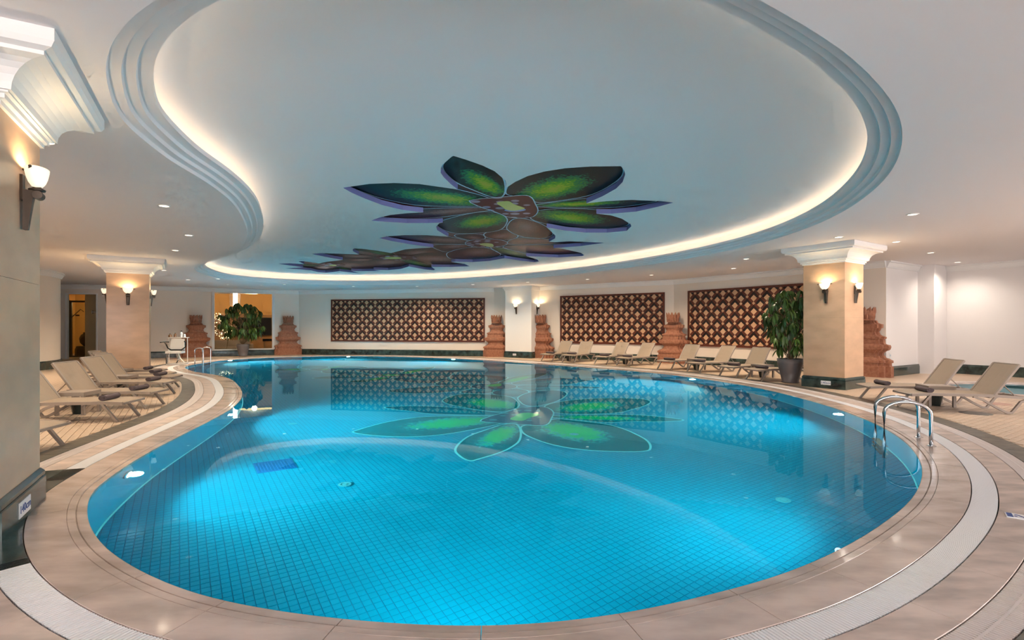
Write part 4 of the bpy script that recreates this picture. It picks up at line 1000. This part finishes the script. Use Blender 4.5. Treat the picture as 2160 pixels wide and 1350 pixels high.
def towel_proto():
    pr = []; turns = 3.1; n = 44
    for k in range(n+1):
        t = k/n; a = 2*PI*turns*t; r_ = 0.010+0.052*t; pr.append((r_*math.cos(a)*1.12, r_*math.sin(a)*0.9))
    inner = [(x*(1-0.012/math.hypot(x, z)), z*(1-0.012/math.hypot(x, z))) for x, z in pr]
    W = 0.23; v = []
    for y in (-W, -W*0.98, W*0.98, W):
        s = 0.96 if abs(y) == W else 1.0
        v += [(x*s, y, z*s+0.057) for x, z in pr]
    m = MB(); N1 = n+1
    m.add(v, [(j*N1+i, j*N1+i+1, (j+1)*N1+i+1, (j+1)*N1+i) for j in range(3) for i in range(n)])
    for y in (-W, W):
        q = [(x*0.96, y, z*0.96+0.057) for x, z in pr]+[(x*0.96, y, z*0.96+0.057) for x, z in inner]
        m.add(q, [(i, i+1, N1+i+1, N1+i) for i in range(n)])
    core = [(0.062*1.02*math.cos(a), 0.05*math.sin(a)) for a in np.linspace(0, 2*PI, 18, endpoint=False)]
    for y in (-W+0.012, W-0.012): m.add([(x, y, z+0.055) for x, z in core], [tuple(range(18))])
    o = m.build('rolled_towel', 'towel'); smooth_by_angle(o, 50)
    return tag(o, 'x', 'towel', 'rolled towels on the loungers')
def table_proto():
    o = empty('side_table', label='x', cat='side table', group='low taupe side tables between loungers')
    h = 0.245
    MB().box(-h, h, -h, h, 0.40, 0.425).build('table_top', 'lounger_frame', o)
    for a in ((-h, h, -h, -h+0.03), (-h, h, h-0.03, h), (-h, -h+0.03, -h+0.03, h-0.03), (h-0.03, h, -h+0.03, h-0.03)):
        MB().box(a[0], a[1], a[2], a[3], 0.355, 0.40).build('apron', 'lounger_frame', o)
    for sx in (-1, 1):
        for sy in (-1, 1):
            x, y = sx*(h-0.025), sy*(h-0.025); MB().box(x-0.025, x+0.025, y-0.025, y+0.025, 0, 0.355).build('leg', 'lounger_frame', o)
    return o
def bin_proto():
    o = empty('waste_bin', label='x', cat='bin', group='dark bins under the side tables')
    MB().lathe([(0.0, 0.0), (0.085, 0.0), (0.135, 0.24), (0.128, 0.24), (0.08, 0.012), (0.0, 0.012)], 16).build('body', 'bin_dark', o, smooth=False)
    MB().tube([(0.133*math.cos(a), 0.133*math.sin(a), 0.24) for a in np.linspace(0, 2*PI, 16, endpoint=False)], 0.008, 5, closed=True).build('rim', 'bin_dark', o)
    return o
LP_, TP_, SP_, BP_ = lounger_proto(), towel_proto(), table_proto(), bin_proto()
for q in (LP_, SP_, BP_): index_kids(q)
KIDS[TP_.name] = []
seen = {}
def place(proto, p, a, z, label):
    o = proto if proto.name not in seen else copy_tree(proto); seen[proto.name] = 1
    o.location = (p[0], p[1], z); o.rotation_euler = (0, 0, a); o['label'] = label; return o
FX = 0.10
def lounger(foot, axis, lab, tlab, tx=0.40):
    axis = np.array(axis)/np.linalg.norm(axis); a = math.atan2(axis[1], axis[0])
    p = np.array(foot)-axis*FX
    place(LP_, p, a, 0.014, lab)
    q = p+axis*tx; place(TP_, q, a+random.uniform(-0.08, 0.08), 0.014+0.347, tlab)
    return p, axis
def table_between(A, B, s, tlab, blab):
    p = (A[0]+A[1]*s+B[0]+B[1]*s)/2; ax = A[1]+B[1]; a = math.atan2(ax[1], ax[0])
    place(SP_, p, a, 0.014, tlab); place(BP_, p, a, 0.014, blab)
# right pair
R1 = lounger((7.92, 10.27), (0.976, -0.20), 'nearest sun lounger on the right, in front of the pool handrail', 'rolled towel on the nearest right-hand lounger')
R2 = lounger((7.97, 11.50), (0.976, -0.20), 'right-hand lounger farther from the camera, beside the right column', 'rolled towel on the right-hand lounger nearer the column')
table_between(R1, R2, 1.02, 'side table between the two right-hand loungers', 'dark bin under the right-hand side table')
# far side, eight in pairs
FAR = [((1140, 761.5), (1166, 763), (1186.5, 720)), ((1185, 763.7), (1213, 766), (1235, 720.7)), ((1251, 768), (1281.5, 769.6), (1305, 723)), ((1299, 771), (1327.4, 773), (1360, 724.7)),
       ((1385.5, 778.3), (1416.5, 782), (1454, 728)), ((1446, 784), (1479, 786.4), (1522, 731)), ((1517, 793.5), (1553, 797.4), (1608, 734.8)), ((1572, 799.8), (1606.7, 806), (1668, 739.5))]
ords = ['first', 'second', 'third', 'fourth', 'fifth', 'sixth', 'seventh', 'eighth']
FL = []
for k, (a_, b_, t_) in enumerate(FAR):
    foot = (un(*a_)+un(*b_))/2; top = un(t_[0], t_[1], 0.94); ax = top-foot
    base_ax = np.array([0.62, 0.78]) if k < 4 else np.array([0.70, 0.71])
    ax = ax/np.linalg.norm(ax)*0.5+base_ax/np.linalg.norm(base_ax)*0.5
    FL.append(lounger(foot, ax, f'{ords[k]} sun lounger from the pilaster in the far row facing the pool', f'rolled towel on the {ords[k]} lounger of the far row'))
for k, w_ in enumerate(('first', 'second', 'third', 'fourth')):
    table_between(FL[2*k], FL[2*k+1], 1.05, f'{w_} side table from the pilaster in the far lounger row', f'dark bin under the {w_} side table of the far row')
# left row, seven
LEFT = [((-6.15, 6.75), (-1, -0.16)), ((-6.85, 9.15), (-1, -0.16)), ((-7.35, 10.55), (-1, -0.12)), ((-8.3, 12.32), (-1, -0.10)), ((-9.05, 13.66), (-1, -0.14)), ((-9.75, 14.50), (-1, -0.20)), ((-10.75, 15.62), (-1, -0.26))]
LLx = []
for k, (ft, ax) in enumerate(LEFT):
    LLx.append(lounger(ft, ax, f'{ords[k]} sun lounger from the nearest column in the left row'+(', only its foot showing' if k == 0 else ''), f'rolled towel on the {ords[k]} lounger of the left row'))
for (i_, j_), w_ in zip(((1, 2), (3, 4), (5, 6)), ('nearest', 'middle', 'farthest')):
    table_between(LLx[i_], LLx[j_], 1.22, f'{w_} side table in the left lounger row', f'dark bin under the {w_} side table of the left row')

# ================================================================== POOL HANDRAILS AND LIGHTS
def hand_rails(pa, pb, label, z_top, spread=None):
    """two hoops from deck feet pa, pb arching over the pool edge, with underwater steps"""
    pa, pb = np.array(pa), np.array(pb); mid = (pa+pb)/2; i = nearest(mid); n_in = -PN[i]
    o = empty('pool_ladder', (mid[0], mid[1], 0), 0, label, 'handrail', 'steel pool ladders')
    reach = float(np.linalg.norm(POOL[i]-mid))+0.28
    for p in (pa, pb):
        q = p-mid; r_ = reach/2; zc_ = z_top-r_*0.62
        pts = [(q[0], q[1], 0.012), (q[0], q[1], zc_*0.5), (q[0], q[1], zc_)]
        for t in np.linspace(0, PI, 11)[1:-1]:
            s = r_*(1-math.cos(t)); pts.append((q[0]+n_in[0]*s, q[1]+n_in[1]*s, zc_+r_*0.62*math.sin(t)))
        e = q+n_in*reach
        pts += [(e[0], e[1], zc_), (e[0], e[1], 0.0), (e[0], e[1], -0.95)]
        MB().tube(pts, 0.024, 12).build('rail', 'chrome', o, smooth=True)
        MB().lathe([(0.0, 0.03), (0.03, 0.028), (0.055, 0.014), (0.06, 0.011)], 16, (q[0], q[1], 0)).build('foot_flange', 'chrome', o, smooth=True)
    ea, eb = pa-mid+n_in*reach, pb-mid+n_in*reach
    for z in (-0.25, -0.50, -0.75):
        d = (eb-ea)/np.linalg.norm(eb-ea); s = np.array([-d[1], d[0]])*0.05
        MB().add([(*(ea-s), z), (*(eb-s), z), (*(eb+s), z), (*(ea+s), z), (*(ea-s), z-0.03), (*(eb-s), z-0.03), (*(eb+s), z-0.03), (*(ea+s), z-0.03)], [(0, 1, 2, 3), (7, 6, 5, 4), (0, 4, 5, 1), (1, 5, 6, 2), (2, 6, 7, 3), (3, 7, 4, 0)]).build('step', 'chrome', o)
    return o
hand_rails(un(1937.5, 924), un(1964, 942), 'shiny steel ladder rails at the right near edge of the pool', 0.60)
hand_rails(un(411, 768.3), un(427, 765.2), 'steel ladder rails at the far left tip of the pool', 0.72)
POOL_LIGHTS = [((268, 981), 'underwater light on the near left pool wall'), ((1868, 1101), 'underwater light under the near right coping'), ((1775, 866), 'underwater light on the right pool wall by the ladder'), ((1470, 797), 'underwater light below the far loungers'),
               ((955, 757), 'underwater light on the far pool wall below the longest lattice'), ((478, 759.5), 'underwater light on the far left pool wall below the window'), ((735, 751.3), 'underwater light in the middle of the far pool wall'), ((478, 868), 'underwater light by the left waist of the pool'), ((900, 1319), 'unseen underwater light added on the near pool wall to brighten the water')]  # last entry is an unseen light added to brighten the near water
pl = bpy.data.lights.new('underwater_beam', 'SPOT'); pl.energy = 560; pl.color = (0.45, 0.97, 1.0); pl.spot_size = math.radians(158); pl.spot_blend = 1.0; pl.shadow_soft_size = 0.08
pn_ = pl.copy(); pn_.energy = 700; pn_.spot_size = math.radians(60); pn_.spot_blend = 1.0; pn_.color = (0.75, 1.0, 1.0)
def pool_light_proto():
    o = empty('pool_light', label='x', cat='pool light', group='round underwater pool lights')
    MB().lathe([(0.0, 0.0), (0.13, 0.0), (0.13, 0.02), (0.105, 0.03), (0.10, 0.018)], 18).build('ring', 'chrome', o)
    MB().lathe([(0.10, 0.019), (0.0001, 0.024)], 18).build('lens', 'pool_lamp', o)
    return o
pp = pool_light_proto(); index_kids(pp)
for k, (p_, lab) in enumerate(POOL_LIGHTS):
    i = nearest(un(*p_)); n_in = -PN[i]; o = pp if k == 0 else copy_tree(pp); o['label'] = lab
    o.location = (POOL[i][0]+n_in[0]*0.004, POOL[i][1]+n_in[1]*0.004, -0.42)
    q = Vector((n_in[0], n_in[1], 0)).to_track_quat('Z', 'Y'); o.rotation_euler = q.to_euler()
    wide, core = [(470, 200), (230, 120), (500, 220), (1350, 500), (1350, 500), (1350, 500), (1350, 300), (1000, 0), (180, 0)][k]
    ld = pl.copy(); ld.energy = wide
    s = bpy.data.objects.new('underwater_beam', ld); COL.objects.link(s)
    s.location = (POOL[i][0]+n_in[0]*0.09, POOL[i][1]+n_in[1]*0.09, -0.42)
    s.rotation_euler = Vector((n_in[0], n_in[1], 0.15)).to_track_quat('-Z', 'Y').to_euler()
    if not core: continue
    lc = pn_.copy(); lc.energy = core
    s = bpy.data.objects.new('underwater_core_beam', lc); COL.objects.link(s)
    s.location = (POOL[i][0]+n_in[0]*0.05, POOL[i][1]+n_in[1]*0.05, -0.40)
    s.rotation_euler = Vector((n_in[0], n_in[1], -0.04)).to_track_quat('-Z', 'Y').to_euler()
# fittings on the pool floor: refracted pixel -> floor point
def un_floor(x, y):
    dx, dy = (x-1080)/F, (y-HOR)/F; h = math.hypot(dx, 1); th1 = math.atan2(h, dy)
    th2 = math.asin(math.sin(th1)/1.33); r_ = ZC*math.tan(th1)+DEPTH*math.tan(th2)
    return np.array([dx, 1])/h*r_
for x, y in ((727, 1022), (1652, 1055), (617, 894), (1211, 916), (800, 815)):
    p = un_floor(x, y)
    it = MB().lathe([(0.085, 0.006), (0.085, 0.016), (0.055, 0.018), (0.05, 0.012), (0.035, 0.012), (0.03, 0.02), (0.0001, 0.02)], 18).build('floor_inlet', 'inlet_white', pool, loc=(p[0], p[1], -DEPTH))
p = un_floor(580, 982)
gr = MB().box(-0.26, 0.26, -0.26, 0.26, 0.004, 0.012).build('drain_grille', 'pool_grille', pool, loc=(p[0], p[1], -DEPTH), rz=ANG)
for k in range(12): MB().box(-0.24+0.042*k, -0.22+0.042*k, -0.23, 0.23, 0.012, 0.017).build('grille_bar', 'pool_grille', gr)

# ================================================================== SIGNS
def depth_sign(p, d, z, label, w_=0.26, h_=0.12):
    o = empty('depth_sign', (p[0], p[1], z), 0, label, 'sign', '140cm depth signs')
    d = np.array(d); t = np.array([-d[1], d[0]])         # t runs left to right seen from the front
    o.matrix_world = Matrix(((t[0], 0, d[0], p[0]), (t[1], 0, d[1], p[1]), (0, 1, 0, z), (0, 0, 0, 1)))
    MB().box(-w_/2, w_/2, -h_/2, h_/2, 0, 0.006).build('plate', 'sign_white', o)
    me = text_mesh('140cm', h_*0.72, 0.001); me.materials.append(MATS['sign_blue']); q = link('lettering', me, o, (0, 0, 0.0075))
    ww_ = max(v.co.x for v in me.vertices)-min(v.co.x for v in me.vertices); q.scale = (min(1.2, w_*0.88/ww_), 1, 1)
    return o
depth_sign(face(C_NEAR, 0.588, E1n, E2n, -0.06), E1n, 0.12, 'white 140cm depth sign on the plinth of the nearest column', 0.30, 0.13)
depth_sign(face(C_RIGHT, 0.566, -E1, E2, -0.08), -E1, 0.15, 'white 140cm depth sign on the plinth of the right column', 0.25, 0.11)
depth_sign(PA+pd*Lp*0.38+pn*0.042, pn, 0.17, 'tiny white 140cm depth sign on the pilaster foot', 0.22, 0.10)
# pictogram plate lying on the stone at the right edge
q0, q1 = un(2123.5, 1094), un(2160, 1100); th = math.atan2(q1[1]-q0[1], q1[0]-q0[0])
fs_ = empty('floor_sign', (q0[0], q0[1], 0.0125), th, 'white and blue pictogram plate lying on the stone at the right edge', 'sign')
MB().box(0, 0.46, 0, 0.135, 0, 0.008).build('plate', 'sign_white', fs_)
MB().box(0.008, 0.045, 0.008, 0.127, 0.008, 0.009).build('blue_block', 'sign_blue', fs_)
MB().lathe([(0.013, 0.009), (0.0001, 0.009)], 14, (0.062, 0.045, 0)).build('swimmer_head', 'sign_blue', fs_)
MB().tube([(0.060, 0.095, 0.0085), (0.085, 0.085, 0.0085), (0.105, 0.055, 0.0085), (0.125, 0.04, 0.0085)], 0.002, 4, rx=0.010).build('swimmer_body', 'sign_blue', fs_)
for k in range(4):
    MB().tube([(0.128+0.016*k+0.006*math.sin(t*2.2), 0.02+t*0.016, 0.0085) for t in range(7)], 0.002, 4, rx=0.004).build('wave_line', 'sign_blue', fs_)
# socket on the white right wall
dr = (WR1-WP3b)/np.linalg.norm(WR1-WP3b); nr_ = np.array([dr[1], -dr[0]]); p = WP3b+dr*0.28+nr_*0.0
so = empty('wall_socket', (p[0], p[1], 0.62), math.atan2(dr[1], dr[0]), 'small pale socket plate low on the white wall right of the column', 'socket')
MB().box(-0.06, 0.06, -0.012, 0.0, -0.16, 0.16).build('plate', 'white_plastic', so)
for z in (-0.08, 0.08): MB().box(-0.035, 0.035, -0.016, -0.012, z-0.035, z+0.035).build('outlet', 'clear_bottle', so)

# ================================================================== PLANTS
def leaf_mesh(L, W, droop):
    v = []; n = 5
    for k in range(n+1):
        t = k/n; w_ = W*math.sin(PI*min(1, t*0.92+0.06))**0.8*(1 if k < n else 0.05); x = L*t; z = -droop*L*t*t
        v += [(x, -w_, z+0.22*w_), (x, 0, z), (x, w_, z+0.22*w_)]
    return MB().add(v, [(k*3+i, (k+1)*3+i, (k+1)*3+i+1, k*3+i+1) for k in range(n) for i in range(2)])
def pot(o, r_, h, mat='pot_grey'):
    MB().lathe([(0.0, 0.0), (r_*0.66, 0.0), (r_*0.68, 0.02), (r_*0.62, 0.03), (r_*0.80, h*0.45), (r_*0.96, h*0.8), (r_, h), (r_*0.93, h), (r_*0.9, h-0.05)], 32).build('pot', mat, o, smooth=True)
    MB().lathe([(r_*0.92, h-0.045), (0.0001, h-0.03)], 24).build('soil', 'soil', o)
def plant(p, r_, h, top, spread, n_cl, leaves_each, label, leaf_len, single, mats, seed, zlow, taper):
    random.seed(seed)
    o = empty('potted_plant', (p[0], p[1], 0.012), 0, label, 'plant', 'potted trees by the pool')
    pot(o, r_, h)
    stems = []
    for k in range(5):
        a = random.uniform(0, 2*PI); lean = random.uniform(0.1, 0.35)
        pts = [(0.06*math.cos(a)*t*2+lean*spread*math.cos(a)*t*t, 0.06*math.sin(a)*t*2+lean*spread*math.sin(a)*t*t, h-0.06+(top-h)*0.92*t) for t in (0, 0.25, 0.5, 0.75, 1.0)]
        stems.append(pts); MB().tube(pts, [0.022, 0.02, 0.016, 0.012, 0.006], 6).build('stem', 'bark', o)
    base = [leaf_mesh(leaf_len*s, leaf_len*0.145*s, d) for s, d in ((1.0, 0.5), (0.85, 0.75), (1.1, 0.9))]
    lm = []
    for k, b_ in enumerate(base):
        me = bpy.data.meshes.new('leaf'); me.from_pydata(b_.v, [], b_.f); me.materials.append(MATS[mats[k % len(mats)]]); me.polygons.foreach_set('use_smooth', [True]*len(me.polygons)); lm.append(me)
    rest = MB(); count = 0
    for c in range(n_cl):
        st = random.choice(stems); t = (c+random.random())/n_cl
        z = zlow+(top-zlow)*t
        prof = max(0.1, math.sin(0.45+2.5*t))**0.7 if taper else 0.70+0.30*math.sin(PI*min(1.0, 0.1+0.75*t))-0.35*max(0, t-0.85)/0.15
        a = random.uniform(0, 2*PI); rr = spread*prof*(0.25+0.75*math.sqrt(random.random()))
        cx, cy_ = rr*math.cos(a), rr*math.sin(a)
        s0 = st[min(4, max(0, int(t*4)))]
        tw = MB().tube([s0, ((s0[0]+cx)/2, (s0[1]+cy_)/2, (s0[2]+z)/2+0.10), (cx, cy_, z)], [0.008, 0.006, 0.004], 5).build('twig', 'bark', o)
        for j in range(leaves_each):
            ya = 2*PI*j/leaves_each+random.uniform(-0.25, 0.25); pit = random.uniform(0.25, 1.0); rl = random.uniform(-0.3, 0.3)
            M = Matrix.Translation((cx, cy_, z)) @ Matrix.Rotation(ya, 4, 'Z') @ Matrix.Rotation(pit, 4, 'Y') @ Matrix.Rotation(rl, 4, 'X') @ Matrix.Diagonal((*(random.uniform(0.8, 1.15),)*3, 1))
            if single and count < 300:
                q = link('leaf', lm[random.randrange(3)], o); q.matrix_local = M; count += 1
            else:
                b_ = base[j % 3]; rest.add([tuple(M @ Vector(x)) for x in b_.v], b_.f)
    if rest.v:
        q = rest.build('foliage', mats[-1], o, smooth=True); tag(q, kind='stuff')
    return o
plant(un(1667, 807), 0.36, 0.70, 2.75, 0.70, 120, 8, 'tall potted tree in a grey tapered pot beside the right column', 0.23, True, ('leaf_green', 'leaf_green', 'leaf_dark'), 5, 0.95, False)
pw = un(512.5, 751.5); plant(pw, 0.34, 0.68, 3.02, 1.22, 110, 8, 'potted tree in a grey pot in front of the big window', 0.30, True, ('leaf_dark', 'leaf_green', 'leaf_dark'), 9, 1.15, True)
random.seed(11)

# ================================================================== POOL LIFT AND TROLLEY AT THE FAR LEFT
lp = un(370, 770)
lift = empty('pool_lift', (lp[0], lp[1], 0.014), 0.25, 'white pool lift chair with black straps beside the far left ladder', 'pool lift')
MB().add([(-0.28, 0.18, 0.62), (0.28, 0.18, 0.62), (0.26, 0.22, 1.12), (-0.26, 0.22, 1.12), (-0.28, 0.26, 0.62), (0.28, 0.26, 0.62), (0.26, 0.28, 1.12), (-0.26, 0.28, 1.12)], [(0, 1, 2, 3), (5, 4, 7, 6), (3, 2, 6, 7), (0, 3, 7, 4), (1, 5, 6, 2), (4, 5, 1, 0)]).build('backrest', 'white_plastic', lift)
MB().box(-0.30, 0.30, -0.25, 0.24, 0.50, 0.60).build('seat', 'white_plastic', lift)
MB().tube([(-0.33, -0.22, 0.98), (-0.36, 0.0, 0.90), (-0.34, 0.14, 0.72), (-0.2, 0.10, 0.64), (0.2, 0.10, 0.64), (0.34, 0.14, 0.76), (0.38, 0.0, 0.95), (0.42, -0.2, 1.02)], 0.028, 8).build('safety_strap', 'black_plastic', lift)
for s in (-1, 1): MB().tube([(s*0.32, 0.18, 0.98), (s*0.38, -0.05, 1.0), (s*0.48, -0.28, 0.98)], 0.024, 8).build('armrest', 'black_plastic', lift)
MB().tube([(-0.30, 0.1, 0.52), (-0.36, 0.05, 0.3), (-0.34, 0.0, 0.03)], 0.03, 8).build('hose', 'black_plastic', lift)
MB().tube([(0.0, 0.15, 0.50), (0.10, 0.05, 0.25), (0.0, 0.1, 0.0)], 0.05, 10).build('mast', 'chrome', lift)
MB().tube([(0.15, -0.1, 0.5), (0.30, -0.3, 0.28), (0.50, -0.45, 0.12)], 0.02, 6).build('footrest_arm', 'white_plastic', lift)
MB().box(0.30, 0.62, -0.6, -0.36, 0.08, 0.12).build('footrest', 'white_plastic', lift); MB().box(-0.3, 0.4, -0.15, 0.3, 0.0, 0.06).build('base', 'white_plastic', lift)
for s in (-1, 1): MB().tube([(s*0.24, -0.2, 0.5), (s*0.24, -0.2, 0.05)], 0.018, 6).build('leg', 'chrome', lift)
tp = un(370, 766.5)
tr = empty('bottle_stand', (tp[0]-0.1, tp[1]+0.35, 0.014), 0.25, 'narrow white stand carrying bottles behind the pool lift', 'stand')
MB().box(-0.42, 0.42, -0.12, 0.12, 1.14, 1.17).build('shelf', 'white_plastic', tr)
for sx in (-0.38, 0.38):
    MB().tube([(sx, 0, 1.14), (sx, 0, 0.0)], 0.018, 6).build('leg', 'white_plastic', tr)
def bottle(dx, h, r_, mat, lab):
    o = empty('bottle', (tp[0]-0.1+dx*math.cos(0.25), tp[1]+0.35+dx*math.sin(0.25), 0.014+1.17), 0, lab, 'bottle', 'bottles on the stand')
    MB().lathe([(0.0, 0.0), (r_, 0.0), (r_, h*0.62), (r_*0.45, h*0.78), (r_*0.4, h*0.86), (0.0, h*0.86)], 12).build('body', mat, o, smooth=False)
    MB().lathe([(r_*0.5, h*0.86), (r_*0.5, h), (0.0, h)], 10).build('cap', 'black_plastic', o)
bottle(-0.33, 0.16, 0.07, 'amber_bottle', 'short dark tub at the left of the bottle stand'); bottle(-0.12, 0.20, 0.05, 'amber_bottle', 'brown bottle in the middle of the stand'); bottle(0.13, 0.30, 0.055, 'clear_bottle', 'tallest clear bottle on the stand'); bottle(0.26, 0.18, 0.05, 'clear_bottle', 'short bluish bottle at the right of the stand')
bpy.context.view_layer.update()
